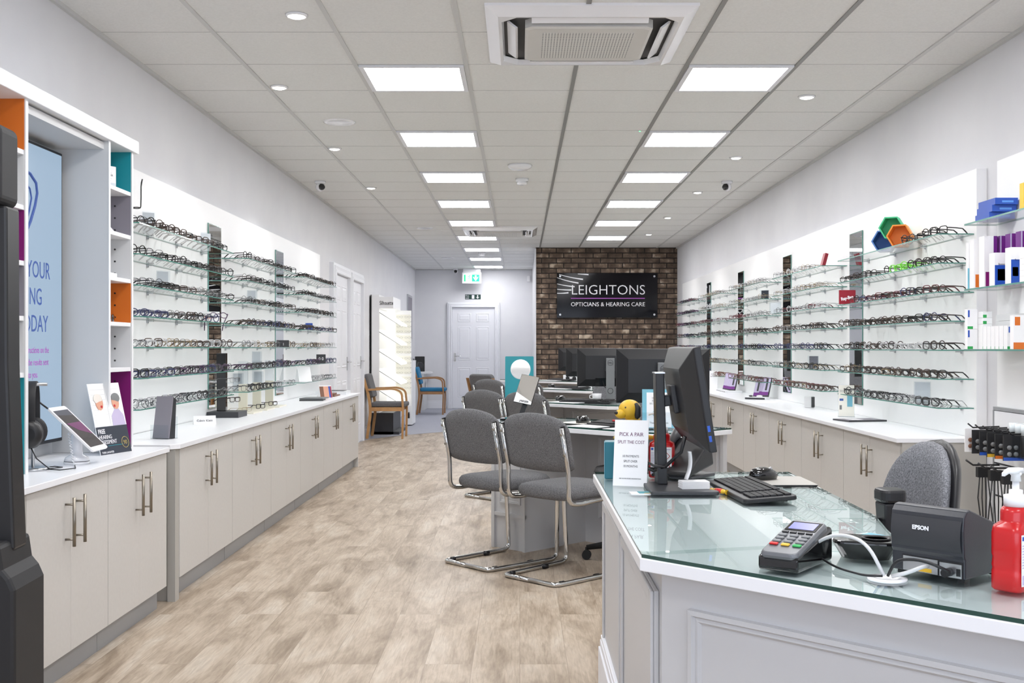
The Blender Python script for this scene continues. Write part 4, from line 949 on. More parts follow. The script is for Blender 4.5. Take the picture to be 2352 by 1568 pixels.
for off in (0, .02):
    mb = MB(); mb.tube([(.10+off, .055, .17), (.09+off, .045, .12), (.05+off, .0, .07), (-.0+off, -.03, .05+off), (-.04, -.045, .055+off), (-.06, .0, .05), (-.075, .03, .02)], .0042, 'black', 8); fm('cable', mb)
# ================= KEYBOARDS, MICE =================
def keyboard(label, loc, rz):
    r = thing('keyboard', label, 'keyboard', loc, rz, 'black keyboards')
    mb = MB(); mb.T = Matrix.Rotation(R(4), 4, 'X'); mb.prism(rrect(-.225, .225, -.078, .078, .012), .004, .018, 'black'); part('tray', mb, r, bevel=.004)
    mb = MB(); mb.T = Matrix.Rotation(R(4), 4, 'X')
    for row in range(6):
        y = .055-row*.0195-(.004 if row else 0)
        cols = 20
        for c in range(cols):
            if row == 5 and 4 < c < 9: continue
            if c in (15,) : continue
            x = -.21+c*.0213
            mb.box(x, x+.0183, y-.0085, y+.0085, .018, .0235, 'softblack')
        if row == 5: mb.box(-.21+5*.0213, -.21+9*.0213-.003, y-.0085, y+.0085, .018, .0235, 'softblack')
    part('keys', mb, r, label='square black keys')
    for s in (-1, 1): mb = MB(); mb.box(s*.17-.015, s*.17+.015, .05, .06, 0, .008, 'black'); part('foot', mb, r)
    return r
def mouse(label, loc, rz):
    r = thing('computer_mouse', label, 'mouse', loc, rz, 'black computer mice')
    mb = MB(); prof = [(.0, .030, .055, .001), (.012, .034, .058, .0), (.024, .031, .052, .003), (.034, .022, .038, .008), (.039, .008, .018, .01)]
    mb.loft([[(w_*math.cos(t)*(1+.08*math.sin(t)), l_*math.sin(t)-o_, z+.001) for t in [i*2*PI/20 for i in range(20)]] for z, w_, l_, o_ in prof], 'blackgloss'); part('shell', mb, r)
    mb = MB(); mb.T = Matrix.Translation((0, .032, .031)) @ Matrix.Rotation(PI/2, 4, 'Y'); mb.lathe([(.007, -.003), (.009, 0), (.007, .003)], 'alu', n=12); part('wheel', mb, r)
    return r
kb = keyboard('black keyboard on the front desk beside the monitor', (.70, 3.31, ZG), R(-86))
ms = mouse('glossy black mouse on the grey mat of the front desk', (.815, 3.63, ZG+.004), R(-60))
q = [('nearest', 0), ('second', 1), ('third', 2), ('farthest', 3)]
for n, k in q:
    dup(kb, (*D(k, .50, .24), ZG), R(-52 if k != 1 else -28), 'black keyboard on the %s dispensing desk' % n)
    if k < 3: dup(ms, (*D(k, .82, .26), ZG+.005), R(-40), 'black mouse on the %s dispensing desk' % n)
def flat(name, pts, z, t, m, lab, cat, top=None, group=None, bevel=0): mb = MB(); mb.prism(pts, 0, t, m, top=top); return solo(name, mb, lab, cat, (0, 0, z), group=group, bevel=bevel)
def rot(pts, c, a): ca, sa = math.cos(R(a)), math.sin(R(a)); return [(c[0]+x*ca-y*sa, c[1]+x*sa+y*ca) for x, y in pts]
def rect(w, d): return [(-w/2, -d/2), (w/2, -d/2), (w/2, d/2), (-w/2, d/2)]
flat('mouse_mat', rot(rrect(-.10, .10, -.12, .12, .012), (.86, 3.60), 0), ZG, .003, 'black', 'thin grey mouse mat at the inner edge of the front desk', 'mouse mat', top='cabside')
flat('mouse_mat', rot(rect(.22, .19), D(0, .85, .28), 45), ZG, .004, 'black', 'cream mouse mat on the nearest dispensing desk', 'mouse mat', top='papercream')
# ================= FRONT DESK =================
FA, FB_, FFp, FG, FE, FD, FCp = (.262, 3.879), (.258, 2.332), (1.63, .96), (2.0, 1.34), (.875, 2.465), (.945, 2.87), (.965, 3.879)
outer = [FA, FB_, FFp, FG, FE, FD, FCp]
def inset(pts, d):
    n = len(pts); cx = sum(p[0] for p in pts)/n; out = []
    area_ = sum(pts[i][0]*pts[(i+1) % n][1]-pts[(i+1) % n][0]*pts[i][1] for i in range(n)); sg = 1 if area_ > 0 else -1
    for i in range(n):
        p0, p1, p2 = Vector(pts[i-1]), Vector(pts[i]), Vector(pts[(i+1) % n]); e1 = (p1-p0).normalized(); e2 = (p2-p1).normalized()
        n1 = Vector((-e1.y, e1.x))*sg; n2 = Vector((-e2.y, e2.x))*sg; b = (n1+n2); b = b/(b.length_squared)*2; out.append(tuple(p1+b*d))
    return out
fd = thing('front_desk', 'large white panelled reception desk with a glass top, right foreground', 'desk', (0, 0, 0))
mb = MB(); mb.prism(outer, .720, .7475, 'laminate'); part('worktop', mb, fd, bevel=.002)
seamL, seamR = (.262, 2.36), (.93, 2.52)
i1 = inset(outer, .004)
def seamfix(mb):
    for f in mb.b.faces:
        f.normal_update(); c = f.calc_center_median()
        if abs(f.normal.z) < .5 and 2.40 < c.y < 2.47 and .4 < c.x < .75: f.material_index = mb.mi('desk_glass')
mb = MB(); mb.prism([i1[0], (i1[1][0], 2.3560), (i1[4][0]+.0, 2.5130), i1[5], i1[6]], .748, .756, 'edgedark', top='desk_glass'); seamfix(mb); part('glass_top', mb, fd)
mb = MB(); mb.prism([(i1[1][0], 2.355), i1[1], i1[2], i1[3], i1[4], (i1[4][0], 2.512)], .748, .756, 'edgedark', top='desk_glass'); seamfix(mb); part('glass_top', mb, fd)
body = inset(outer, .05)
mb = MB(); mb.prism([body[0], body[1], body[2], tuple(Vector(body[2])+Vector((.03, .03))), (body[1][0]+.03, body[1][1]+.015), (body[0][0]+.03, body[0][1])], 0, .720, 'deskbody'); part('body', mb, fd)
mb = MB(); mb.box(.36, .9, 3.80, 3.825, 0, .72, 'deskbody'); part('inner_panel', mb, fd)
bx = body[1][0]
# raised framed panels on the aisle side (face normal -x)
for ya, yb in ((2.395, 3.115), (3.165, 3.80)):
    mb = MB(); mb.box(bx-.012, bx, ya, yb, .0, .662, 'deskbody'); mb.box(bx-.020, bx-.012, ya, ya+.028, .0, .662, 'deskbody'); mb.box(bx-.020, bx-.012, yb-.028, yb, .0, .662, 'deskbody'); mb.box(bx-.020, bx-.012, ya+.028, yb-.028, .634, .662, 'deskbody')
    part('side_panel', mb, fd, bevel=.003)
mb = MB(); mb.box(bx-.032, bx-.0, 2.39, 3.82, 0, .15, 'trim'); mb.box(bx-.026, bx, 2.39, 3.82, .15, .175, 'trim'); mb.box(bx-.023, bx, 2.39, 3.82, .175, .19, 'trim'); part('skirting', mb, fd, bevel=.003)
# moulding on the diagonal front
fo = Vector(body[1]); fdir = (Vector(body[2])-fo).normalized(); ang = math.atan2(fdir.y, fdir.x)
mb = MB(); mb.T = Matrix.Translation((fo.x, fo.y, 0)) @ Matrix.Rotation(ang, 4, 'Z'); moulding(mb, .075, .95, .20, .648, 0, 'deskbody', w=.030, d=.012); moulding(mb, 1.02, 1.75, .20, .648, 0, 'deskbody', w=.030, d=.012); part('front_moulding', mb, fd)
mb = MB(); mb.T = Matrix.Translation((fo.x, fo.y, 0)) @ Matrix.Rotation(ang, 4, 'Z'); mb.box(0, 1.85, -.014, 0, 0, .13, 'deskbody'); part('front_skirting', mb, fd, bevel=.003)
# ---- things on the front desk ----
card_stand('counter_sign', 'white upright card offering to split the cost, on the front desk corner', 'sign', (.352, 3.475, ZG), R(-20), .112, .212,
    (('PICK A PAIR', .0175, .160, 'inkpurple'), ('SPLIT THE COST', .0145, .136, 'inkpurple'), ('10 PAYMENTS', .0105, .092, 'ink'), ('SPLIT OVER', .0105, .076, 'ink'), ('10 MONTHS', .0105, .060, 'ink'), ('ASK US FOR MORE INFORMATION', .0055, .022, 'ink')), tilt=8)
r = thing('charity_box', 'teal printed collecting box behind the white sign on the front desk', 'box', (.345, 3.70, ZG), R(-4))
mb = MB(); mb.box(-.055, .055, -.04, .04, 0, .125, 'tealdark'); part('box', mb, r, bevel=.003)
mb = MB(); mb.box(-.0565, -.0551, -.038, .038, .003, .122, 'paperblue'); part('side_label', mb, r); mb = MB(); mb.box(-.02, .05, -.0415, -.0401, .02, .09, 'paper'); part('front_label', mb, r)
# yellow toy dog with dark ears sitting on the box
r = thing('toy_dog', 'yellow toy dog with dark ears sitting on the teal box', 'toy', (.375, 3.70, ZG+.125), R(-150))
mb = MB(); mb.b.verts.ensure_lookup_table()
prof = [(-.035, .0, .004, .03, .034), (-.03, 0, .03, .036, .036), (-.018, 0, .06, .03, .03), (-.008, 0, .078, .024, .022)]
mb.ball((-.025, 0, .032), (.04, .034, .034), 'yellow'); mb.ball((-.012, 0, .058), (.03, .028, .034), 'yellow'); mb.tube([(-.005, .018, .055), (.03, .02, .03), (.045, .02, .006)], [.012, .010, .010], 'yellow'); mb.tube([(-.005, -.018, .055), (.03, -.02, .03), (.045, -.02, .006)], [.012, .010, .010], 'yellow')
mb.ball((-.02, .03, .012), (.03, .014, .012), 'yellow'); mb.ball((-.02, -.03, .012), (.03, .014, .012), 'yellow'); mb.tube([(-.055, 0, .012), (-.08, .01, .01), (-.09, .03, .012)], [.009, .008, .004], 'yellow'); part('body', mb, r)
mb = MB(); mb.ball((.0, 0, .108), (.040, .036, .034), 'yellow', 16, 12); mb.ball((.036, 0, .094), (.022, .018, .016), 'yellow', 12, 8); hd = part('head', mb, r)
mb = MB(); mb.ball((.056, 0, .098), (.006, .008, .006), 'black'); part('nose', mb, hd)
for s in (-1, 1):
    mb = MB(); mb.tube([(-.004, s*.030, .130), (-.006, s*.039, .115), (-.006, s*.038, .088), (-.002, s*.036, .078)], [.006, .010, .011, .005], 'brownleather' if 0 else 'softblack', 8); part('ear', mb, hd, label='dark floppy ear')
    mb = MB(); mb.ball((.030, s*.018, .116), .0035, 'black'); part('eye', mb, hd)
def sanitiser(label, loc, rz, sc=1.0):
    r = thing('sanitiser_bottle', label, 'bottle', loc, rz, 'red pump bottles'); r.scale = (sc, sc, sc)
    mb = MB(); rings = []
    for z, w_, d_, rr_ in ((0, .040, .026, .012), (.004, .044, .029, .014), (.035, .044, .029, .014), (.04, .0425, .0275, .013), (.046, .044, .029, .014), (.06, .0425, .0275, .013), (.066, .044, .029, .014), (.105, .044, .029, .014), (.118, .041, .027, .014), (.124, .030, .023, .020), (.128, .029, .024, .0225), (.142, .029, .024, .0225), (.148, .026, .023, .021), (.152, .020, .020, .0195)):
        rings.append([(x, y, z) for x, y in rrect(-w_, w_, -d_, d_, min(rr_, d_-.001))])
    mb.loft(rings, 'red'); part('bottle_body', mb, r)
    mb = MB(); mb.lathe([(.021, .152), (.021, .172), (.018, .1725), (.012, .174), (.012, .182), (.006, .183), (.006, .20)], 'white'); cp = part('pump_collar', mb, r)
    mb = MB(); mb.lathe([(.009, .198), (.008, .208), (.010, .21), (.010, .214)], 'white'); mb.loft([[(.013, .010, .212), (.013, -.010, .212), (.013, -.008, .222), (.013, .008, .222)], [(-.012, .009, .212), (-.012, -.009, .212), (-.012, -.008, .223), (-.012, .008, .223)], [(-.032, .004, .214), (-.032, -.004, .214), (-.032, -.004, .221), (-.032, .004, .221)], [(-.045, .003, .210), (-.045, -.003, .210), (-.045, -.003, .216), (-.045, .003, .216)]], 'white'); part('pump_head', mb, cp)
    mb = MB(); mb.box(-.036, .036, -.0298, -.0291, .012, .105, 'paper'); lb = part('label', mb, r)
    mb = MB(); mb.box(-.034, -.026, -.0303, -.0299, .095, .102, 'blue'); mb.box(-.022, .032, -.0303, -.0299, .096, .099, 'lilac')
    for k in range(9): mb.box(-.034, .004, -.0303, -.0299, .045+k*.005, .0465+k*.005, 'lilac')
    mb.box(-.034, -.014, -.0303, -.0299, .015, .032, 'lilac'); part('printed_lines', mb, lb)
    for zz in (.075, .04):
        mb = MB(); c = .018; q = .012
        for a, b in (((c-q, zz), (c, zz+q)), ((c, zz+q), (c+q, zz)), ((c+q, zz), (c, zz-q)), ((c, zz-q), (c-q, zz))): mb.tube([(a[0], -.0302, a[1]), (b[0], -.0302, b[1])], .0009, 'red', 4)
        part('hazard_diamond', mb, lb)
        mb = MB(); mb.box(c-.001, c+.001, -.0306, -.0299, zz-.002, zz+.006, 'black'); mb.box(c-.001, c+.001, -.0306, -.0299, zz-.006, zz-.004, 'black'); part('hazard_mark', mb, lb)
    return r
sb = sanitiser('red pump bottle with warning label behind the front desk monitor foot', (.487, 3.72, ZG), R(-12), 1.0)
dup(sb, (.915, 2.0, ZG), R(38), 'large red pump bottle at the right edge beside the receipt printer')
# telephone
r = thing('desk_telephone', 'black desk telephone propped behind the front desk keyboard', 'telephone', (.565, 3.74, ZG), R(-40)); r.scale = (.82, .82, .82)
T = Matrix.Rotation(R(32), 4, 'X')
mb = MB(); mb.loft([[(x, y, z) for x, y in rrect(-.095, .095, a, b, .02)] for a, b, z in ((-.11, .11, 0), (-.11, .11, .014))], 'darkgrey', sm=False); part('foot', mb, r, bevel=.004)
mb = MB(); mb.loft([[(-.1, -.12, .012), (.1, -.12, .012), (.1, -.115, .032), (-.1, -.115, .032)], [(-.1, .08, .05), (.1, .08, .05), (.1, .06, .16), (-.1, .06, .16)]], 'black', sm=False); part('housing', mb, r, bevel=.008)
mb = MB(); mb.tube([(-.065, -.10, .06), (-.068, -.07, .085), (-.068, .03, .155), (-.065, .065, .18)], [.024, .018, .018, .025], 'darkgrey', 10); part('handset', mb, r)
mb = MB()
for i in range(3):
    for j in range(4): mb.T = Matrix.Translation((-.005+i*.026, -.085+j*.028, .048+j*.0185)) @ Matrix.Rotation(R(33), 4, 'X'); mb.ball((0, 0, 0), (.010, .007, .004), 'midgrey', 8, 4)
part('buttons', mb, r)
mb = MB(); mb.tube([(-.09+.006*math.cos(k*1.5)+.001*k, -.06-.0022*k, .02+.006*math.sin(k*1.5)) for k in range(60)], .0022, 'black', 5); part('coiled_cord', mb, r)
# cards, paper, sweet
mb = MB()
for k in range(9): mb.box(-.0425+.0006*(k % 3), .0425+.0006*(k % 2), -.0275, .0275, k*.0025, k*.0025+.0021, 'paper')
solo('business_cards', mb, 'stack of white business cards on the front desk monitor foot', 'cards', (.535, 3.335, ZG+.0125), (0, 0, R(6)))
mb = MB(); mb.loft([[(.0, -.022, z), (.0, .022, z)] for z in (0, 0.001)] if 0 else [[(.012*math.sin(t*3.2)+.018*t, -.013, .105*t), (.012*math.sin(t*3.2)+.018*t, .013, .105*t)] for t in [i/10 for i in range(11)]], 'paper', cap=False, closed=False)
o = solo('paper_slip', mb, 'curled white paper slip standing among the front desk cards', 'paper', (.515, 3.36, ZG+.036), (0, 0, R(28))); o.scale = (.75, .8, .82); so = o.modifiers.new('s', 'SOLIDIFY'); so.thickness = .0004
r = thing('printed_cards', 'flat blue and white printed cards lying below the white sign', 'cards', (.395, 3.30, ZG), R(3)); mb = MB(); mb.box(-.06, .055, -.026, .026, 0, .003, 'paper'); part('card', mb, r)
mb = MB(); mb.box(-.035, .05, -.02, .024, .003, .0038, 'teal'); part('blue_panel', mb, r); mb = MB(); mb.box(-.02, .05, -.026, -.016, .0038, .0044, 'gold'); part('gold_strip', mb, r)
mb = MB(); mb.tube([(-.03, 0, .008), (-.022, 0, .008), (-.018, 0, .009), (.018, 0, .009), (.022, 0, .008), (.03, 0, .008)], [.010, .004, .009, .009, .004, .010], 'yellow', 8, flat=.8); mb.tube([(-.012, 0, .0095), (.012, 0, .0095)], .0096, 'red', 8, flat=.8); solo('wrapped_sweet', mb, 'yellow and red wrapped sweet beside the front desk keyboard', 'sweet', (.605, 3.29, ZG), (0, 0, R(-50)))
# card payment terminal
P('termgrey', (118, 120, 124), .32, metal=.5)
P('lcd', (110, 112, 170), .2, emit=.12)
r = thing('card_terminal', 'black and silver card payment terminal on the front desk', 'card terminal', (.566, 2.222, ZG), math.atan2(.8, .6)-PI/2)
mb = MB(); mb.loft([[(-a, y0, z), (a, y0, z), (a, y1, z1), (-a, y1, z1)] for a, y0, y1, z, z1 in ((.041, -.09, .09, 0, 0), (.042, -.092, .092, .008, .008), (.042, -.092, .092, .026, .062), (.04, -.088, .088, .030, .07))], 'blackgloss', sm=False); part('base', mb, r, bevel=.006)
T = Matrix.Translation((0, -.006, .047)) @ Matrix.Rotation(R(14.5), 4, 'X')
mb = MB(); mb.T = T; mb.loft([[(x, y, z) for x, y in rrect(-a, a, -.088*s_, .086*s_, .014)] for a, s_, z in ((.037, .97, -.014), (.040, 1, -.006), (.040, 1, .006), (.037, .97, .012))], 'termgrey', sm=False); part('handset_body', mb, r, bevel=.002)
mb = MB(); mb.T = T; mb.box(-.033, .033, .028, .074, .0122, .0130, 'blackgloss'); part('screen_surround', mb, r)
mb = MB(); mb.T = T; mb.box(-.027, .027, .034, .068, .0131, .0136, 'lcd'); part('screen', mb, r)
for row in range(4):
    for c in range(3):
        m_ = 'midgrey' if row < 3 else ('red', 'yellow', 'green')[c]
        mb = MB(); mb.T = T; x = -.0245+c*.0245; y = -.0-row*.0155; mb.box(x-.009, x+.009, y-.005, y+.005, .012, .0155, m_); part('key', mb, r, bevel=.0015, seg=1, label=None if row < 3 else ('red', 'yellow', 'green')[c]+' key')
for c in range(4): mb = MB(); mb.T = T; x = -.0255+c*.017; mb.box(x-.0065, x+.0065, .0135, .0195, .012, .0145, 'black'); part('menu_key', mb, r)
mb = MB(); mb.T = T; mb.box(-.028, .028, -.0893, -.0875, -.004, .0, 'black'); part('card_slot', mb, r)
# receipt printer seen from behind
r = thing('receipt_printer', 'dark grey receipt printer seen from behind with white maker lettering', 'printer', (.785, 2.087, ZG), R(-50))
w = .0755
mb = MB()
prof = [(0, .008), (0, .045), (-.004, .052), (-.006, .10), (-.002, .125), (.008, .136), (.02, .138), (.16, .09), (.168, .08), (.17, .008)]
A = [mb.v((-w, y, z)) for y, z in prof]; B = [mb.v((w, y, z)) for y, z in prof]; n = len(prof)
mb.f(A, 'printer'); mb.f(B[::-1], 'printer')
for i in range(n): mb.f([A[i], A[(i+1) % n], B[(i+1) % n], B[i]], 'printer', False)
part('housing', mb, r, bevel=.003)
mb = MB(); A = [(-w+.004, -.0055-.006*math.sin((z-.058)/.06*PI), z) for z in [.058+.06*i/6 for i in range(7)]]
mb.loft([[(a[0], a[1], a[2]), (w-.004, a[1], a[2])] for a in A], 'darkgrey', cap=False, closed=False); part('rear_cover', mb, r)
text('lettering', 'EPSON', .0112, 'signwhite', r, (-.008, -.0125, .094), RC, 'CENTER', bold=.0004)
mb = MB(); mb.box(-.052, .072, -.0015, .004, .009, .040, 'black'); part('port_recess', mb, r)
mb = MB(); mb.box(-.050, .022, -.003, -.0016, .010, .038, 'alu'); mb.box(.026, .070, -.003, -.0016, .010, .036, 'alu'); part('port_plate', mb, r, label='bright metal port plate')
mb = MB(); mb.box(-.018, .010, -.0038, -.0031, .012, .019, 'yellow'); part('warning_label', mb, r)
mb = MB(); mb.cyl((.046, -.022, .02), (.046, -.003, .02), .008, 'black'); mb.box(.060, .068, -.004, -.003, .014, .028, 'black'); part('plug', mb, r)
for s in (-1, 1): mb = MB(); mb.box(s*.062-.007, s*.062+.007, .01, .03, 0, .008, 'black'); mb.box(s*.062-.007, s*.062+.007, .13, .15, 0, .008, 'black'); part('foot', mb, r)
mb = MB(); mb.lathe([(.0375, 0), (.037, .004), (.024, .005), (.018, .001)], 'whitegloss', n=32); solo('cable_grommet', mb, 'round white cable outlet ring in the front desk top', 'cable grommet', (.703, 2.075, ZG))
def cable(label, pts, rr_, m): mb = MB(); mb.tube(fillet(pts, .05, 6), rr_, m, 8); solo('cable', mb, label, 'cable', group='cables of the front desk')
gx, gy, gz = .703, 2.075, ZG+.008
cable('white cable looping from the desk outlet up over the black charging dock', [(gx-.006, gy, gz), (gx-.03, gy+.03, gz+.06), (gx-.07, gy+.10, gz+.065), (gx-.11, gy+.17, gz+.02), (gx-.105, gy+.2, gz+.0)], .0036, 'lining')
cable('white network cable from the desk outlet to the receipt printer', [(gx+.006, gy-.008, gz), (gx+.03, gy-.03, gz+.012), (gx+.055, gy-.03, gz+.022), (gx+.075, gy-.008, gz+.02)], .0038, 'lining')
cable('black power cable arching from the desk outlet to the receipt printer', [(gx, gy-.004, gz), (gx+.01, gy-.02, gz+.035), (gx+.05, gy-.05, gz+.04), (gx+.095, gy-.063, gz+.02)], .003, 'black')
cable('thin black cable lying between the card terminal and the desk outlet', [(gx-.01, gy-.004, gz), (gx-.04, gy+.01, gz-.002), (gx-.07, gy+.09, gz-.004), (gx-.085, gy+.16, gz+.004)], .0024, 'black')
r = thing('charging_dock', 'low glossy black dock between card terminal and printer', 'dock', (.735, 2.30, ZG), R(-20))
mb = MB(); mb.loft([[(x, y, z) for x, y in rrect(-a, a, -b, b, .025)] for a, b, z in ((.05, .035, .0), (.055, .04, .01), (.068, .05, .034), (.066, .048, .04))], 'blackgloss', sm=False); part('tray', mb, r, bevel=.002)
mb = MB(); mb.lathe([(.03, .0405), (.03, .043), (.026, .043), (.024, .0405)], 'black', c=(.02, .0)); part('ring', mb, r)
mb = MB(); mb.prism(rot(rect(.14, .10), (.80, 2.51), 35), 0, .002, 'paper'); r = thing('leaflet', 'blue and white leaflet lying beside the printer on the front desk', 'leaflet', (0, 0, ZG)); part('sheet', mb, r); mb = MB(); mb.prism(rot(rect(.085, .09), (.825, 2.525), 35), .002, .0026, 'paperblue'); part('blue_panel', mb, r)
# ================= THINGS ON THE DISPENSING DESKS =================
r = thing('table_mirror', 'tilted white-framed brand mirror on a black stem, nearest dispensing desk', 'mirror', (.012, 6.70, ZG), R(-4))
mb = MB(); mb.prism(rrect(-.13, .13, -.06, .06, .008), 0, .009, 'blackgloss'); part('foot', mb, r)
mb = MB(); mb.loft([[(x+a*.016, y+b*.006, z) for a, b in ((-1, -1), (1, -1), (1, 1), (-1, 1))] for x, y, z in ((-.01, .0, .009), (.022, .01, .10))], 'black', sm=False); part('stem', mb, r)
T = Matrix.Translation((.028, .01, .185)) @ Matrix.Rotation(R(16), 4, 'Y') @ Matrix.Rotation(R(-22), 4, 'X') @ Matrix.Rotation(R(-14), 4, 'Z')
mb = MB(); mb.T = T; mb.box(-.058, .058, 0, .014, -.095, .095, 'black'); part('frame', mb, r, bevel=.001)
mb = MB(); mb.T = T; mb.box(-.056, .056, -.0014, -.0002, -.093, .093, 'mirrorlight'); part('mirror_face', mb, r)
mb = MB(); mb.T = T; mb.quad((-.056, -.0016, -.093), (.056, -.0016, -.093), (.056, -.0016, -.075), (-.056, -.0016, -.028), 'white'); part('white_corner', mb, r)
o = text('lettering', 'JAEGER', .017, 'black', r, (0, 0, 0), (0, 0, 0), 'CENTER', sx=1.05, ext=.0002, bold=.0006); o.matrix_local = T @ Matrix.Translation((.008, -.0022, -.085)) @ Matrix.Rotation(PI/2, 4, 'X')
r = thing('table_mirror', 'upright teal board with a round mirror on the second dispensing desk', 'mirror', (-.005, 9.12, ZG), R(-2))
T = Matrix.Rotation(R(-6), 4, 'X')
mb = MB(); mb.T = T; slabXZ(mb, rrect(-.12, .12, 0, .372, .008), 0, .006, 'teal'); part('board', mb, r)
mb = MB(); mb.T = T @ Matrix.Translation((.01, -.0005, .262)) @ Matrix.Rotation(PI/2, 4, 'X'); mb.lathe([(.085, 0), (.083, .002)], 'white', n=40); part('rim', mb, r)
mb = MB(); mb.T = T @ Matrix.Translation((.01, -.0026, .262)) @ Matrix.Rotation(PI/2, 4, 'X'); mb.lathe([(.08, 0), (.08, .0012)], 'mirrorlight', n=40); part('mirror_face', mb, r)
mb = MB(); mb.T = Matrix.Translation((0, .085, .25)) @ Matrix.Rotation(R(14), 4, 'X'); mb.box(-.04, .04, -.003, .0, -.257, .03, 'teal'); part('strut', mb, r)
r = thing('leaflet_holder', 'clear leaflet holder with blue and white eye-care leaflets, nearest dispensing desk', 'leaflet holder', (.755, 5.90, ZG), R(-5))
T = Matrix.Rotation(R(-8), 4, 'X')
mb = MB(); mb.T = T; mb.box(-.088, .088, -.001, .006, .006, .218, 'paperblue'); part('leaflet', mb, r, label='pale blue leaflet at the back')
mb = MB(); mb.T = T; mb.box(-.064, .070, -.003, -.0012, .010, .200, 'paper'); part('leaflet', mb, r, label='white leaflet in front')
mb = MB(); mb.T = T; mb.box(-.09, .09, -.024, -.0225, 0, .09, 'clear'); mb.box(-.09, .09, .008, .0095, 0, .15, 'clear'); mb.box(-.09, .09, -.0225, .008, 0, .003, 'clear'); part('holder', mb, r)
for s, sz, z, c in (('LEIGHTONS', .009, .186, 'lilac'), ('SEE CHANGES', .0145, .165, 'midgrey'), ('BEFORE THEY', .0145, .150, 'midgrey'), ('BECOME PROBLEMS', .0135, .135, 'midgrey'), ('Thea Pharmaceuticals', .0135, .030, 'ink')):
    o = text('lettering', s, sz, c, r, (0, 0, 0), (0, 0, 0), 'CENTER', sx=.85, ext=.0002); o.matrix_local = T @ Matrix.Translation((.003, -.0034, z)) @ Matrix.Rotation(PI/2, 4, 'X')
mb = MB(); mb.T = T @ Matrix.Translation((.0, -.0038, .085)); mb.tube([(.034*math.cos(a*PI/10), 0, .018*math.sin(a*PI/10)) for a in range(20)], .004, 'paperblue', 5, closed=True, flat=.3); part('printed_picture', mb, r)
def sheet(lab, c, a, w, d, m='paper', z=ZG+.0005, t=.0015): flat('paper_sheet', rot(rect(w, d), c, a), z, t, m, lab, 'paper')
sheet('white paper sheet lying at the edge of the nearest dispensing desk', D(0, .40, .07), -45, .11, .12); sheet('white paper document in the middle of the nearest dispensing desk', D(0, .64, .11), 135, .21, .15)
sheet('orange folder edge lying on the nearest dispensing desk', D(0, .98, .11), 135, .10, .08, 'orange', t=.004)
sheet('white paper sheet on the second dispensing desk', D(1, .62, .12), 135, .30, .18); sheet('white paper sheet on the third dispensing desk', D(2, .62, .14), 135, .40, .20); sheet('white paper sheet on the farthest dispensing desk', D(3, .62, .14), 135, .40, .20)
r = thing('felt_pen', 'red-capped pen on the keyboard of the nearest dispensing desk', 'pen', (*D(0, .50, .24), ZG+.032), R(-10)); mb = MB(); mb.cyl((-.06, 0, 0), (-.01, 0, 0), .0055, 'red'); part('cap', mb, r); mb = MB(); mb.cyl((-.01, 0, 0), (.06, 0, 0), .005, 'white'); part('barrel', mb, r)
r = thing('mug', 'white mug beside the monitor foot on the second dispensing desk', 'mug', (.635, 8.94, ZG)); mb = MB(); mb.lathe([(.024, 0), (.036, .03), (.041, .065), (.038, .065), (.032, .03), (.02, .006)], 'whitegloss'); part('bowl', mb, r); mb = MB(); mb.tube(fillet([(-.036, 0, .055), (-.062, 0, .05), (-.055, 0, .02), (-.034, 0, .022)], .015), .004, 'whitegloss'); part('handle', mb, r)
card_stand('counter_sign', 'white upright payment card on the third dispensing desk', 'sign', (.70, 11.62, ZG), 0, .148, .225, (('10 EASY', .026, .165, 'inkpurple'), ('PAYMENTS', .022, .135, 'inkpurple'), ('ASK US FOR MORE INFORMATION', .008, .04, 'lilac')), tilt=8)
r = thing('tissue_box', 'white patterned tissue box with blue tissue on the farthest dispensing desk', 'tissue box', (.70, 14.62, ZG), R(-8)); mb = MB(); mb.box(-.11, .11, -.06, .06, 0, .075, 'paper'); part('carton', mb, r)
for q in (-.05, .04): mb = MB(); mb.ball((q, -.061, .035), (.028, .002, .02), 'black'); part('printed_eye', mb, r)
mb = MB(); mb.loft([[(-.06, -.02, .075), (.06, -.02, .075), (.06, .02, .075), (-.06, .02, .075)], [(-.07, -.01, .12), (.05, -.01, .12), (.05, .01, .12), (-.07, .01, .12)]], 'skyblue'); part('tissue', mb, r)
# ================= LEFT COUNTER =================
r = thing('brochure_holder', 'clear holder full of dark brochures on the long left counter', 'brochure holder', (-1.80, 5.42, ZT), R(-22))
for k in range(6): mb = MB(); mb.T = Matrix.Rotation(R(-9+k*1.2), 4, 'X'); mb.box(-.05, .05, .004+k*.0085, .010+k*.0085, .004, .215-.003*k, 'darkgrey' if k else 'liningrey'); part('brochure', mb, r)
mb = MB(); mb.box(-.054, .054, -.006, -.004, 0, .07, 'clear'); mb.box(-.054, .054, -.004, .07, 0, .003, 'clear'); mb.box(-.054, .054, .066, .068, 0, .11, 'clear'); part('holder', mb, r)
r = thing('name_card', 'white folded brand card with thin lettering on the left counter', 'sign', (-1.885, 6.48, ZT), R(25)); mb = MB(); mb.loft([[(-.065, -.018, 0), (-.065, 0, .05), (-.065, .018, 0)], [(.065, -.018, 0), (.065, 0, .05), (.065, .018, 0)]], 'paper', sm=False); part('card', mb, r)
o = text('lettering', 'Calvin Klein', .020, 'ink', r, (0, 0, 0), (0, 0, 0), 'CENTER', sx=.95, ext=.0002); o.matrix_local = Matrix.Translation((0, -.0135, .016)) @ Matrix.Rotation(R(70), 4, 'X')
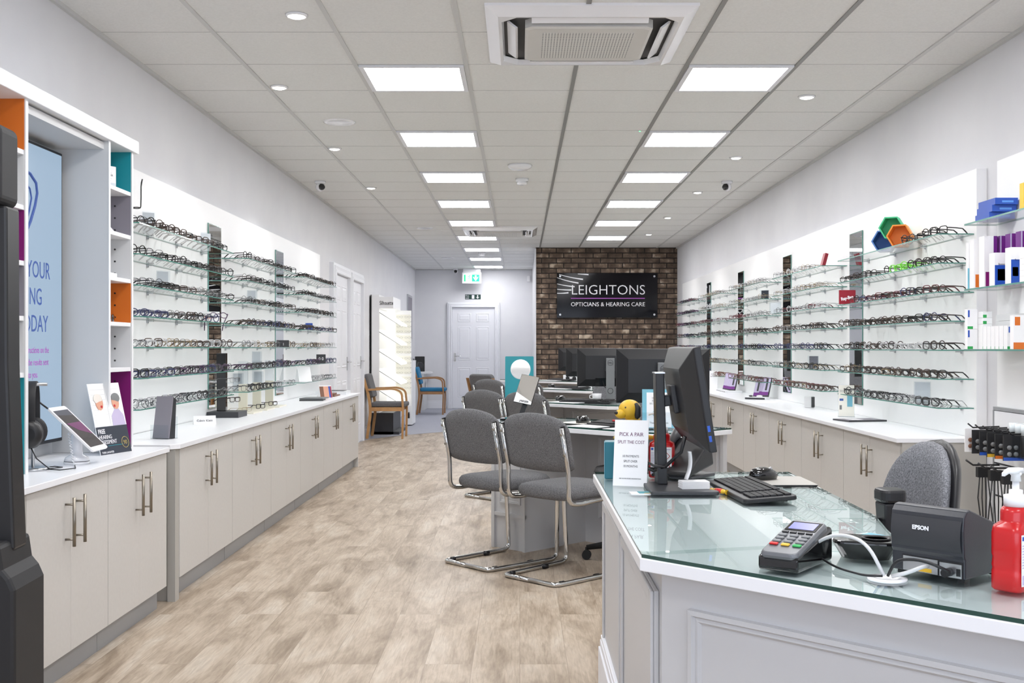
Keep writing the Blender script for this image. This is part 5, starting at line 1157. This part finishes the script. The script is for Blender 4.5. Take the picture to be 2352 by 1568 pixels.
def specs(loc, rz, lab, ci=0, kind='rectangular', par=None, tilt=0, sc=.95, cat='glasses'):
    rr_ = thing('spectacles', lab, cat, loc, rz); rr_.scale = (sc, sc, sc); rr_.rotation_euler = (R(tilt), 0, rz)
    for nm, me in zip(('front_frame', 'lenses', 'temple', 'temple'), gmesh(ci, kind)): o = bpy.data.objects.new(nm, me); C.objects.link(o); o.parent = rr_
    return rr_
r = thing('display_stand', 'tall black glasses display tower with a black foot, left counter', 'display stand', (-1.945, 7.16, ZT), 0)
mb = MB(); mb.box(-.09, .115, -.115, .115, 0, .038, 'darkgrey'); part('foot', mb, r, bevel=.001)
mb = MB(); mb.box(-.052, .008, -.02, .02, .038, .42, 'blackgloss'); part('column', mb, r)
mb = MB(); mb.box(-.052, .008, -.024, -.0201, .345, .415, 'black'); part('brand_plate', mb, r)
for z in (.09, .22): mb = MB(); mb.box(.008, .055, -.004, .004, z, z+.006, 'clear'); part('glasses_arm', mb, r)
specs((-1.88, 7.16, ZT+.098), R(70), 'upper brown glasses held by the black display tower', 4); specs((-1.88, 7.16, ZT+.228), R(70), 'silver wire glasses held high on the black display tower', 2)
for k, (y, n, c) in enumerate(((7.58, 'nearest', 3), (7.98, 'middle', 0), (8.38, 'farthest', 4))):
    r = thing('display_stand', 'cream and clear low glasses display stand, %s of three on the left counter' % n, 'display stand', (-1.93, y, ZT), 0)
    mb = MB(); mb.prism(rect(.20, .26), 0, .010, 'cream'); part('foot', mb, r, bevel=.001)
    mb = MB(); mb.T = Matrix.Translation((-.02, .05, 0)); mb.box(-.03, .03, 0, .02, .010, .20, 'cream'); part('column', mb, r); mb = MB(); mb.T = Matrix.Translation((-.02, .05, 0)); mb.box(-.034, .034, .004, .016, .20, .36, 'clear'); part('clear_block', mb, r)
    specs((-1.90, y-.03, ZT+.0105), R(70), '%s glasses on the %s cream display stand' % (COL[c][2], n), c)
for k, (z, m, w) in enumerate(((0, 'darkgrey', .30), (.012, 'midgrey', .26))): flat('magazine', rot(rect(.20, w), (-1.80+.01*k, 9.42+.02*k), 6-8*k), ZT+z, .011, m, ('dark' if k == 0 else 'grey')+' magazine in the small pile on the left counter', 'magazine')
r = thing('tent_card', 'folded card with a printed face picture on the left counter', 'card', (-1.78, 9.90, ZT), R(35)); mb = MB(); mb.loft([[(-.06, -.035, 0), (-.06, 0, .11), (-.06, .035, 0)], [(.06, -.035, 0), (.06, 0, .11), (.06, .035, 0)]], 'paper', sm=False); part('card', mb, r)
T = Matrix.Translation((0, -.0362, 0)) @ Matrix.Rotation(R(-17.7), 4, 'X')
for q, m in (((-.058, -.02), 'brownleather'), ((-.02, .03), 'skin'), ((.03, .045), 'blue'), ((.045, .058), 'rbred')): mb = MB(); mb.T = T; mb.box(q[0], q[1], -.0002, .0004, .002, .108, m); part('printed_strip', mb, r)
for k in range(2): flat('leather_wallet', rot(rect(.16-.02*k, .32), (-1.80-.02*k, 10.22+.05*k), 4*k), ZT+.012*k, .0115, 'brownleather', ['lower', 'upper'][k]+' brown leather wallet at the far end of the left counter', 'wallet')
r = thing('open_box', 'shallow white box with a dark lining, far end of left counter', 'box', (-1.83, 10.62, ZT)); mb = MB(); mb.box(-.15, .15, -.13, .13, 0, .035, 'white'); part('tray', mb, r, bevel=.002); mb = MB(); mb.box(-.12, .12, -.11, .11, .035, .038, 'darkgrey'); part('lining', mb, r)
# on the left shelves
r = thing('brand_card', 'white brand card with orange lettering, fourth shelf of first left bay', 'sign', (-1.99, 6.93, ZL(3)), R(40)); mb = MB(); mb.box(-.075, .075, 0, .004, 0, .075, 'paper'); part('card', mb, r); text('lettering', 'ptojo', .026, 'orange', r, (0, -.0006, .03), RC, 'CENTER')
o = specs((-1.90, 6.86, ZL(3)+.03), R(35), 'plum round glasses tipped against the white brand card', 9, 'round', tilt=-35, sc=1.0)
r = thing('brand_card', 'dark card with two white letter O, third left bay', 'sign', (-1.87, 10.2, ZL(5)+.001), R(30)); mb = MB(); mb.box(-.045, .045, 0, .004, 0, .085, 'darkgrey'); part('card', mb, r); text('lettering', '0 0', .04, 'signwhite', r, (0, -.0006, .03), RC, 'CENTER')
r = thing('brand_card', 'dark grey block sign on the fifth shelf, second left bay', 'sign', (-1.88, 8.62, ZL(4)+.001), R(40)); mb = MB(); mb.box(-.05, .05, 0, .02, 0, .055, 'darkgrey'); part('block', mb, r); text('lettering', 'I', .03, 'signwhite', r, (0, -.0006, .013), RC, 'CENTER')
r = thing('brand_card', 'small blue and red box on the fourth shelf, third left bay', 'sign', (-1.95, 10.05, ZL(3)+.001), R(30)); mb = MB(); mb.box(-.03, .03, 0, .03, 0, .07, 'blue'); part('box', mb, r)
r = thing('tent_card', 'tall white folded card on the bottom shelf, third left bay', 'card', (-1.92, 9.62, ZL(6)+.001), R(35)); mb = MB(); mb.loft([[(-.06, -.05, 0), (-.06, 0, .13), (-.06, .05, 0)], [(.06, -.05, 0), (.06, 0, .13), (.06, .05, 0)]], 'paper', sm=False); part('card', mb, r)
def acrylic(lab, loc, rz, w=.07, h_=.12, m='paper'):
    r = thing('acrylic_block', lab, 'display block', loc, rz, 'clear acrylic picture blocks'); mb = MB(); mb.box(-w/2, w/2, -.012, .012, 0, h_, 'clear'); part('block', mb, r); mb = MB(); mb.box(-w/2+.004, w/2-.004, .0121, .013, .004, h_-.004, m); part('insert', mb, r)
for x, y, k, lab in ((-1.99, 5.42, 2, 'at the near end of the third shelf, first left bay'), (-1.99, 6.05, 2, 'in the middle of the third shelf, first left bay'), (-2.0, 5.85, 0, 'on the top shelf, first left bay'), (-2.0, 7.02-.1, 0, 'at the far end of the top shelf, first left bay'),
                     (-2.0, 8.1, 2, 'on the third shelf, second left bay'), (-2.0, 8.25, 5, 'on the sixth shelf, second left bay'), (-2.0, 7.7, 6, 'near end of the bottom shelf, second left bay'), (-2.0, 8.3, 6, 'far part of the bottom shelf, second left bay')): acrylic('clear acrylic picture block ' + lab, (x, y, ZL(k)+.0005), R(35))
specs((-1.93, 5.37, ZL(0)+.075), R(0), 'large black glasses standing on end at the near top left shelf', 0, 'round', tilt=90, sc=1.05)
# ================= RIGHT COUNTER =================
def leaflet_box(T, par):
    pass
def hearing_box(lab, loc, rz, n=1):
    r = thing('product_box', lab, 'box', loc, rz, 'slim grey product boxes leaning on the right counter')
    T = Matrix.Rotation(R(-24), 4, 'X'); mb = MB(); mb.T = T; mb.box(-.035, .035, .0, .022, 0.0, .19, 'darkgrey'); part('box', mb, r, bevel=.001)
    mb = MB(); mb.T = T; mb.box(-.033, .033, -.001, -.0001, .045, .188, 'lilac'); part('pale_front', mb, r); mb = MB(); mb.T = T; mb.box(-.033, .033, -.001, -.0001, .012, .044, 'purple'); part('purple_band', mb, r); mb = MB(); mb.T = T; mb.box(-.006, .012, -.002, -.0011, .06, .175, 'darkgrey'); part('printed_figure', mb, r)
    return r
hb = hearing_box('slim grey product box leaning on the right counter, on its own', (2.27, 10.42, ZR), R(-40))
for k, n in enumerate(('nearest', 'second', 'third', 'fourth', 'farthest')): dup(hb, (2.235, 11.45+.085*k, ZR+.022), R(-40), 'slim grey product box leaning in the white tray, %s of five' % n)
for k, n in enumerate(('nearer', 'farther')): dup(hb, (2.25, 9.98+.10*k, ZR+.025), R(-40), 'slim grey product box behind the open case, %s of two' % n)
r = thing('display_tray', 'white slotted tray holding five slim product boxes, right counter', 'tray', (2.24, 11.62, ZR)); mb = MB(); mb.box(-.09, .09, -.27, .27, 0, .021, 'white'); part('tray', mb, r, bevel=.002)
mb = MB(); [mb.box(-.0915, -.0901, -.25+.1*k, -.18+.1*k, .008, .013, 'black') for k in range(5)]; part('slots', mb, r)
r = thing('open_case', 'open white case with dark front edge on the right counter', 'case', (2.17, 9.92, ZR), R(-35)); mb = MB(); mb.box(-.10, .10, -.05, .05, 0, .022, 'white'); part('case', mb, r, bevel=.002); mb = MB(); mb.box(-.095, .095, -.0515, -.0501, .002, .018, 'darkgrey'); part('dark_edge', mb, r)
mb = MB(); mb.ball((-.06, 0, .030), (.02, .012, .008), 'black'); mb.ball((.02, .01, .03), (.03, .02, .009), 'white'); part('hearing_aids', mb, r)
flat('paper_sheet', rot(rect(.20, .40), (2.14, 9.45), -20), ZR, .0015, 'paper', 'white paper sheet lying by the open case, right counter', 'paper')
r = thing('cube_speaker', 'small grey and white upright cube device on the right counter', 'speaker', (2.285, 8.56, ZR), R(-50)); mb = MB(); mb.box(-.034, .034, -.024, .024, 0, .092, 'lining'); part('housing', mb, r, bevel=.006); mb = MB(); mb.box(.0341, .037, -.02, .02, .006, .086, 'darkgrey'); part('dark_side', mb, r)
r = thing('leaflet_holder', 'clear leaflet stand with pale blue prints before the right mirror', 'leaflet holder', (2.235, 7.42, ZR), R(-12)); mb = MB(); mb.box(-.055, .055, 0, .003, 0, .22, 'clear'); mb.box(-.055, .055, -.03, .04, 0, .003, 'clear'); part('stand', mb, r)
mb = MB(); mb.box(-.052, .052, -.0015, -.0002, .004, .217, 'papercream'); part('leaflet', mb, r)
for q, m in (((-.045, -.02, .11, .125), 'inkblue'), ((.005, .04, .07, .15), 'paperblue'), ((-.045, -.03, .05, .08), 'midgrey'), ((-.045, .0, .17, .173), 'midgrey'), ((-.045, .02, .18, .183), 'midgrey')): mb = MB(); mb.box(q[0], q[1], -.0022, -.0016, q[2], q[3], m); part('printed_patch', mb, r)
r = thing('magazine', 'dark-edged magazine lying at the near part of the right counter', 'magazine', (2.20, 7.02, ZR), R(14)); mb = MB(); mb.box(-.135, .135, -.10, .10, 0, .010, 'darkgrey'); part('cover', mb, r, bevel=.001); mb = MB(); mb.box(-.13, .12, -.085, .085, .010, .0106, 'liningrey'); mb.box(-.08, .0, -.05, .05, .0106, .011, 'paper'); part('cover_picture', mb, r)
card_stand('counter_sign', 'white payment card on the right counter behind the front desk monitor', 'sign', (2.20, 12.35, ZR), R(-30), .10, .21, (('10 EASY', .022, .165, 'inkpurple'), ('PAYMENTS', .018, .14, 'inkpurple')), tilt=8)
# on the right shelves
P('hexblue', (70, 112, 178), .5); P('hexorange', (240, 150, 60), .5); P('hexgreen', (70, 186, 138), .5)
def hexbox(lab, c, m, rz):
    r = thing('hexagonal_display', lab, 'display', c, rz, 'hexagonal display tubes on the top right shelf'); a = .075; z0 = a*math.cos(PI/6)
    mb = MB()
    def hx(rad, y): return [(rad*math.cos(k*PI/3), y, z0+rad*math.sin(k*PI/3)) for k in range(6)]
    mb.loft([hx(a, .05), hx(a, -.05), hx(a*.88, -.05), hx(a*.88, .045)], m, cap=True, sm=False); part('tube', mb, r); return r
z = ZRT(0)
hexbox('blue hexagonal display tube, lower left of three on the top right shelf', (2.29, 6.80, z+.001), 'hexblue', R(-28)); hexbox('orange hexagonal display tube holding glasses, nearest of three', (2.275, 6.48, z+.001), 'hexorange', R(-28)); hexbox('green hexagonal display tube balanced on the two others', (2.285, 6.65, z+.068), 'hexgreen', R(-28))
r = thing('brand_card', 'red brand plaque with white script, third shelf of first right bay', 'sign', (2.215, 7.33, ZRT(2)), R(-4)); mb = MB(); mb.box(-.055, .055, 0, .012, 0, .095, 'rbred'); part('plaque', mb, r, bevel=.002); o = text('lettering', 'Ray-Ban', .030, 'signwhite', r, (0, -.0008, .032), (PI/2, R(-12), 0), 'CENTER', sx=.85, bold=.0012)
mb = MB(); mb.T = Matrix.Rotation(R(15), 4, 'Y'); mb.box(-.012, .012, -.03, .03, 0, .095, 'rbred'); solo('brand_wedge', mb, 'leaning dark red wedge on the top shelf, second right bay', 'sign', (2.24, 8.02, ZRT(0)+.004))
acrylic('grey picture block on the sixth shelf, second right bay', (2.30, 8.5, ZRT(5)), R(-35), .08, .10, 'liningrey'); acrylic('clear picture block on the bottom shelf, first right bay', (2.32, 6.25, ZRT(6)), R(-25), .09, .12)
acrylic('dark picture block on the second shelf, third right bay', (2.28, 10.1, ZRT(1)), R(-35), .08, .09, 'navy'); acrylic('white picture block on the third shelf, second right bay', (2.22, 9.42, ZRT(2)), R(-35), .10, .10)
specs((2.25, 11.0, ZRT(2)+.06), R(-50), 'oversized pale plastic glasses shown beside a card, third right bay', 7, 'square', tilt=-40, sc=1.2)
specs((2.265, 6.34, ZRT(0)+.001), R(-80), 'black sunglasses on the top shelf, just before the orange hexagon', 0, 'square'); 
# ================= BOXED PRODUCTS, RIGHT EDGE =================
for k, n in ((0, 'top'), (2, 'middle'), (4, 'bottom')):
    r = thing('glass_shelf', 'clear glass shelf carrying boxed lens products, %s of three' % n, 'shelf', (2.394, 4.87, (1.82, 1.493, 1.192)[k//2]), 0, 'glass shelves for boxed products')
    mb = MB(); mb.box(-.16, 0, -.6, .58, -.008, 0, 'glass')
    for f in mb.b.faces:
        f.normal_update()
        if abs(f.normal.z) < .5: f.material_index = mb.mi('edge')
    part('pane', mb, r)
    for y in (-.4, .12): o = bpy.data.objects.new('shelf_clip', clipmesh); C.objects.link(o); o.parent = r; o.location = (0, y, -.002); o.rotation_euler = (0, 0, PI)
def carton(lab, x0, x1, y0, y1, z, h_, base, bands=(), side=None, group='boxed products on the right edge shelves', txt=None):
    r = thing('carton', lab, 'box', ((x0+x1)/2, (y0+y1)/2, z), 0, group); w, d = (x1-x0)/2, (y1-y0)/2
    mb = MB(); mb.box(-w, w, -d, d, 0.0005, h_, base); part('box', mb, r)
    if side: mb = MB(); mb.box(-w-.0007, -w-.0001, -d, d, .0005, h_, side); part('side_face', mb, r, label=side+' side face')
    for a, b, c, dd, m in bands: mb = MB(); mb.box(-w+2*w*a, -w+2*w*b, -d-.0008, -d-.0002, h_*c, h_*dd, m); part('printed_patch', mb, r)
    if txt: text('lettering', txt, w*.42, 'ink', r, (0, -d-.0006, h_*.62), RC, 'CENTER', sx=.8, ext=.0002)
    return r
z2 = 1.4935
carton('tall white carton with pale blue foot, far left of the middle lens shelf', 2.242, 2.275, 5.428, 5.449, z2, .23, 'paper', ((0, 1, 0, .45, 'paperblue'),), None)
carton('tall white carton with orange side and leaf print, middle lens shelf', 2.250, 2.315, 5.37, 5.425, z2, .245, 'paper', ((.1, .6, .02, .28, 'orange'), (.68, 1, 0, 1, 'orange')), None)
carton('tall white carton with purple side and speckled print, middle lens shelf', 2.262, 2.325, 5.28, 5.34, z2, .25, 'paper', ((.1, .7, .02, .3, 'magenta'), (.72, 1, 0, 1, 'purple')), None)
for k, n in enumerate(('first', 'second', 'third', 'fourth')): carton('tall purple carton, %s of four at the back of the middle lens shelf' % n, 2.335, 2.385, 5.27-.11*k, 5.325-.11*k, z2, .25, 'purple', ((0, .12, 0, 1, 'lilac'),))
carton('blue and white solution carton, left of two on the middle lens shelf', 2.243, 2.308, 5.12, 5.18, z2, .155, 'paper', ((0, 1, 0, .62, 'blue'), (.2, .8, .15, .5, 'skyblue')), None, txt='Boston'); carton('blue and white solution carton, right of two on the middle lens shelf', 2.243, 2.308, 4.95, 5.01, z2, .165, 'paper', ((0, .6, 0, .66, 'blue'), (.1, .5, .2, .45, 'yellow')), None, txt='Boston')
for k in range(5): carton('small white carton with green print, %s up in the little stack' % ORD[k], 2.25, 2.31, 4.82, 4.88, z2+.0265*k, .026, 'paper', ((0, 1, .1, .4, 'green'),))
z1 = 1.8205
for k, n in enumerate(('bottom', 'middle', 'top')): carton('flat blue carton, %s of the three stacked on the top lens shelf' % n, 2.26+.008*k, 2.385, 5.22-.015*k, 5.38, z1+.0325*k, .032, 'blue', ((.3, .8, .3, .6, 'skyblue'),))
carton('upright white carton beside the stacked blue ones, top lens shelf', 2.30, 2.36, 5.40, 5.445, z1, .095, 'paper', ((.1, .4, 0, .2, 'ink'),)); carton('yellow carton at the very right of the top lens shelf', 2.245, 2.31, 4.83, 4.87, z1, .115, 'yellow', ((.2, .7, .5, .85, 'inkblue'),))
z0 = 1.1925
for k, n in enumerate(('lower', 'upper')): carton('white carton with green foot and blue swirl, %s of two, bottom lens shelf' % n, 2.236, 2.285, 5.415, 5.448, z0+.10*k, .099, 'paper', ((0, .55, 0, .14, 'green'), (.05, .22, .6, .95, 'blue')))
for k in range(6): carton('thin white carton with green corner, %s up in the tall stack' % ORD[k], 2.29, 2.335, 5.36, 5.42, z0+.031*k, .0305, 'paper', ((0, .4, 0, .5, 'green'),))
for k in range(3): carton('long pale grey carton, %s down behind the row of narrow ones' % ORD[2-k], 2.345, 2.385, 4.95, 5.34, z0+.075+.031*k, .0305, 'lining', ((.1, .9, .3, .5, 'lining'),))
for k in range(7): carton('narrow white carton with blue swirl, %s in the row on the bottom lens shelf' % ORD[k], 2.262, 2.322, 5.30-.045*k, 5.34-.045*k, z0, .11, 'paper', ((0, .8, 0, .12, 'green'), (.1, .6, .7, .95, 'blue')))
carton('white and orange carton at the right end of the bottom lens shelf', 2.245, 2.305, 4.93, 4.965, z0, .155, 'paper', ((0, .9, 0, .2, 'orange'), (.1, .5, .7, .95, 'orange')))
# accessory slat board with hooks
r = thing('slat_board', 'low white slatted accessory board with grey trim, right edge', 'display board', (2.392, 4.9, 0)); mb = MB()
for za, zb in ((.20, .46), (.47, .62), (.63, .78), (.79, .885)): mb.box(-.02, 0, -.6, .52, za, zb, 'white')
part('slats', mb, r); mb = MB(); mb.box(-.022, 0, -.6, .53, .888, .905, 'plinth'); mb.box(-.022, 0, .522, .535, .20, .888, 'plinth'); part('trim', mb, r); mb = MB(); mb.box(-.012, -.001, -.6, .52, .2, .88, 'darkgrey'); part('slot_backing', mb, r)
for k in range(6):
    y = 5.36-.085*k; kinds = ['white card of small hearing accessories', 'black hanging accessory pack'][k > 0]
    rr = thing('accessory_pack', '%s, %s from the left on the upper hooks' % (kinds, ORD[k]), 'accessory pack', (2.25, y, .80), 0, 'accessory packs on the upper hooks')
    mb = MB(); mb.box(-.05, .05, -.004, .004, -.115, .0, 'paper' if k == 0 else 'softblack'); part('card', mb, rr)
    mb = MB()
    for a in range(4): mb.ball((-.025+.03*(a % 2), -.008, -.085+.03*(a//2)), (.012, .006, .011), 'brownleather' if k == 0 else 'midgrey', 8, 5)
    part('blister', mb, rr)
    if k > 1: mb = MB(); mb.box(-.05, .05, -.0048, -.0041, -.115, -.10, 'yellow' if k == 3 else 'orange' if k == 4 else 'blue'); part('colour_band', mb, rr)
    mb = MB(); mb.tube([(2.37, y, .81), (2.24, y, .805), (2.215, y, .825)], .004, 'black', 6); solo('display_hook', mb, 'black hook, %s from the left on the upper rail' % ORD[k], 'hook', group='black hooks on the accessory board')
for k in range(3):
    y = 5.36-.14*k
    mb = MB(); mb.tube([(2.37, y, .62), (2.24, y, .62), (2.205, y, .645)], .005, 'black', 6); solo('display_hook', mb, 'black hook, %s from the left on the lower rail' % ORD[k], 'hook', group='black hooks on the accessory board')
    rr = thing('hanging_cord', 'bunch of black glasses cords, %s from the left on the lower hooks' % ORD[k], 'cord', (2.29, y, .61), 0, 'black cords on the lower hooks')
    mb = MB(); mb.box(-.03, .03, -.015, .015, -.05, .0, 'softblack'); part('tag', mb, rr)
    for a in range(4): mb = MB(); mb.tube([(-.02+.013*a, -.01, -.04), (-.03+.02*a, -.012, -.15), (-.015+.012*a, -.01, -.26), (-.03+.018*a, -.012, -.33)], .003, 'black', 6); part('cord_strand', mb, rr)
r = thing('accessory_bin', 'clear plastic bin of white-capped tubes on the accessory board', 'bin', (2.30, 4.93, .70), 0); mb = MB(); mb.box(-.06, .06, -.18, .18, 0, .003, 'clear'); mb.box(-.062, -.06, -.18, .18, 0, .10, 'clear'); mb.box(-.06, .06, .18, .182, 0, .10, 'clear'); part('bin', mb, r)
for k in range(5): mb = MB(); mb.cyl((0, .12-.06*k, .004), (0, .12-.06*k, .10), .02, 'softblack'); mb.cyl((0, .12-.06*k, .10), (0, .12-.06*k, .15), .02, 'acrylic'); tag(part('tube_bottle', mb, None), 'white-capped black tube, %s in the clear bin' % ORD[k], 'tube', 'tubes in the clear bin').location = (2.30, 4.93, .70)
mb = MB(); mb.box(2.425, 2.44, 5.47, 5.62, .38, .46, 'white'); o = solo('wall_socket', mb, 'white double wall socket behind the hanging cords', 'socket', bevel=.003)
# ================= FAR LEFT END =================
r = thing('lit_display_stand', 'tall lit white glasses display stand with script brand header, far left', 'display stand', (-2.045, 14.95, 0), R(0))
mb = MB(); mb.box(0, .105, 0, .9, .30, 1.93, 'panelwhite'); part('side_column', mb, r); mb = MB(); mb.box(-.012, 0, -.004, .9, .0, 1.93, 'black'); part('black_edge', mb, r)
mb = MB(); mb.box(.0, .30, .0, .9, .0, .30, 'darkgrey'); mb.box(.0, .38, .0, .9, .0, .04, 'darkgrey'); part('plinth', mb, r)
mb = MB(); mb.box(.105, .30, .0, .9, 1.74, 1.90, 'panelwhite'); part('header', mb, r, bevel=.002)
mb = MB(); mb.box(.225, .46, .88, .90, .35, 1.74, 'panelwhite'); mb.box(.105, .225, .88, .9, .35, 1.74, 'shelflight'); part('back_board', mb, r)
text('lettering', 'Silhouette', .075, 'black', r, (.205, -.001, 1.79), RC, 'CENTER', sx=.62, bold=.001)
for k in range(5):
    z = 1.66-.27*k; mb = MB(); mb.loft([[(.105, y, z+.06), (.40, y, z-.13), (.40, y, z-.16), (.105, y, z+.03)] for y in (.02, .86)], 'shelflight', sm=False); sh_ = part('tilted_shelf', mb, r)
    mb = MB(); mb.loft([[(.106, y, z+.03), (.40, y, z-.161), (.40, y, z-.165), (.106, y, z+.02)] for y in (.018, .03)], 'midgrey', sm=False); part('shelf_edge', mb, sh_)
for zc in (1.55, 1.25, .95, .65):
    mb = MB(); mb.box(.24, .45, .868, .879, zc-.13, zc+.13, 'papercream'); part('glasses_rail', mb, r)
for j, z in enumerate((1.63, 1.56, 1.49, 1.42, 1.33, 1.26, 1.19, 1.12, 1.03, .96, .89, .82, .74, .67, .60)):
    for i in range(2): 
        o = specs((-2.045+.30+.115*i, 14.95+.80, z), 0, '%s rimless glasses from the top of the %s column of the lit stand' % ((ORD[j], ['left', 'right'][i])), 8, 'oval', sc=.72)
        o['group'] = 'rimless glasses on the lit stand'
# white low cabinet with key
r = thing('side_cabinet', 'low white cabinet panel with a key, in front of the blue chair', 'cabinet', (-1.70, 16.6, 0)); mb = MB(); mb.box(-.06, .055, 0, .5, .02, 1.0, 'white'); part('body', mb, r, bevel=.003); mb = MB(); mb.box(-.02, .03, -.003, -.0001, .62, .86, 'paper'); part('label_card', mb, r)
mb = MB(); mb.cyl((0, -.02, .20), (0, 0, .20), .012, 'black'); mb.box(-.015, .015, -.022, -.018, .12, .19, 'black'); part('key', mb, r)
r = thing('side_desk', 'small white desk against the far left corner', 'desk', (-1.93, 20.75, 0)); mb = MB(); mb.box(-.13, .22, 0, .6, .70, .74, 'white'); part('top', mb, r, bevel=.003); mb = MB(); mb.box(-.13, .10, .01, .6, 0, .70, 'lining'); part('pedestal', mb, r); mb = MB(); mb.cyl((.12, .0, .68), (.12, .0, .42), .01, 'alu'); mb.box(.10, .14, -.01, .02, .60, .70, 'alu'); part('bracket', mb, r)
r = thing('desk_speaker', 'black desktop speaker on the small far white desk', 'speaker', (-1.93, 20.9, .74), R(10)); mb = MB(); mb.box(-.09, .09, -.08, .08, 0, .29, 'black'); part('cabinet', mb, r, bevel=.008); mb = MB(); mb.T = Matrix.Translation((0, -.081, .12)) @ Matrix.Rotation(PI/2, 4, 'X'); mb.lathe([(.065, 0), (.06, .006), (.03, -.004)], 'darkgrey'); part('cone', mb, r)
for k in range(4): mb = MB(); mb.T = Matrix.Translation((-2.035+.02*k, 20.80, .74)) @ Matrix.Rotation(R(-12+6*k), 4, 'Y'); mb.box(-.004, .004, 0, .12, .002, .28-.03*k, ('liningrey', 'navy', 'acrylic', 'midgrey')[k]); solo('leaflet', mb, 'leaflet leaning left of the black desktop speaker, %s from the wall' % ORD[k], 'leaflet', group='leaflets on the small far desk')
r = thing('picture_frame', 'tall narrow framed picture on the left wall near the far corner', 'picture', (XL, 20.3, 1.32), 0); mb = MB(); mb.box(.001, .02, -.40, .40, 0, .86, 'alu'); part('frame', mb, r); mb = MB(); mb.box(.0201, .022, -.36, .36, .04, .82, 'liningrey'); part('print', mb, r)
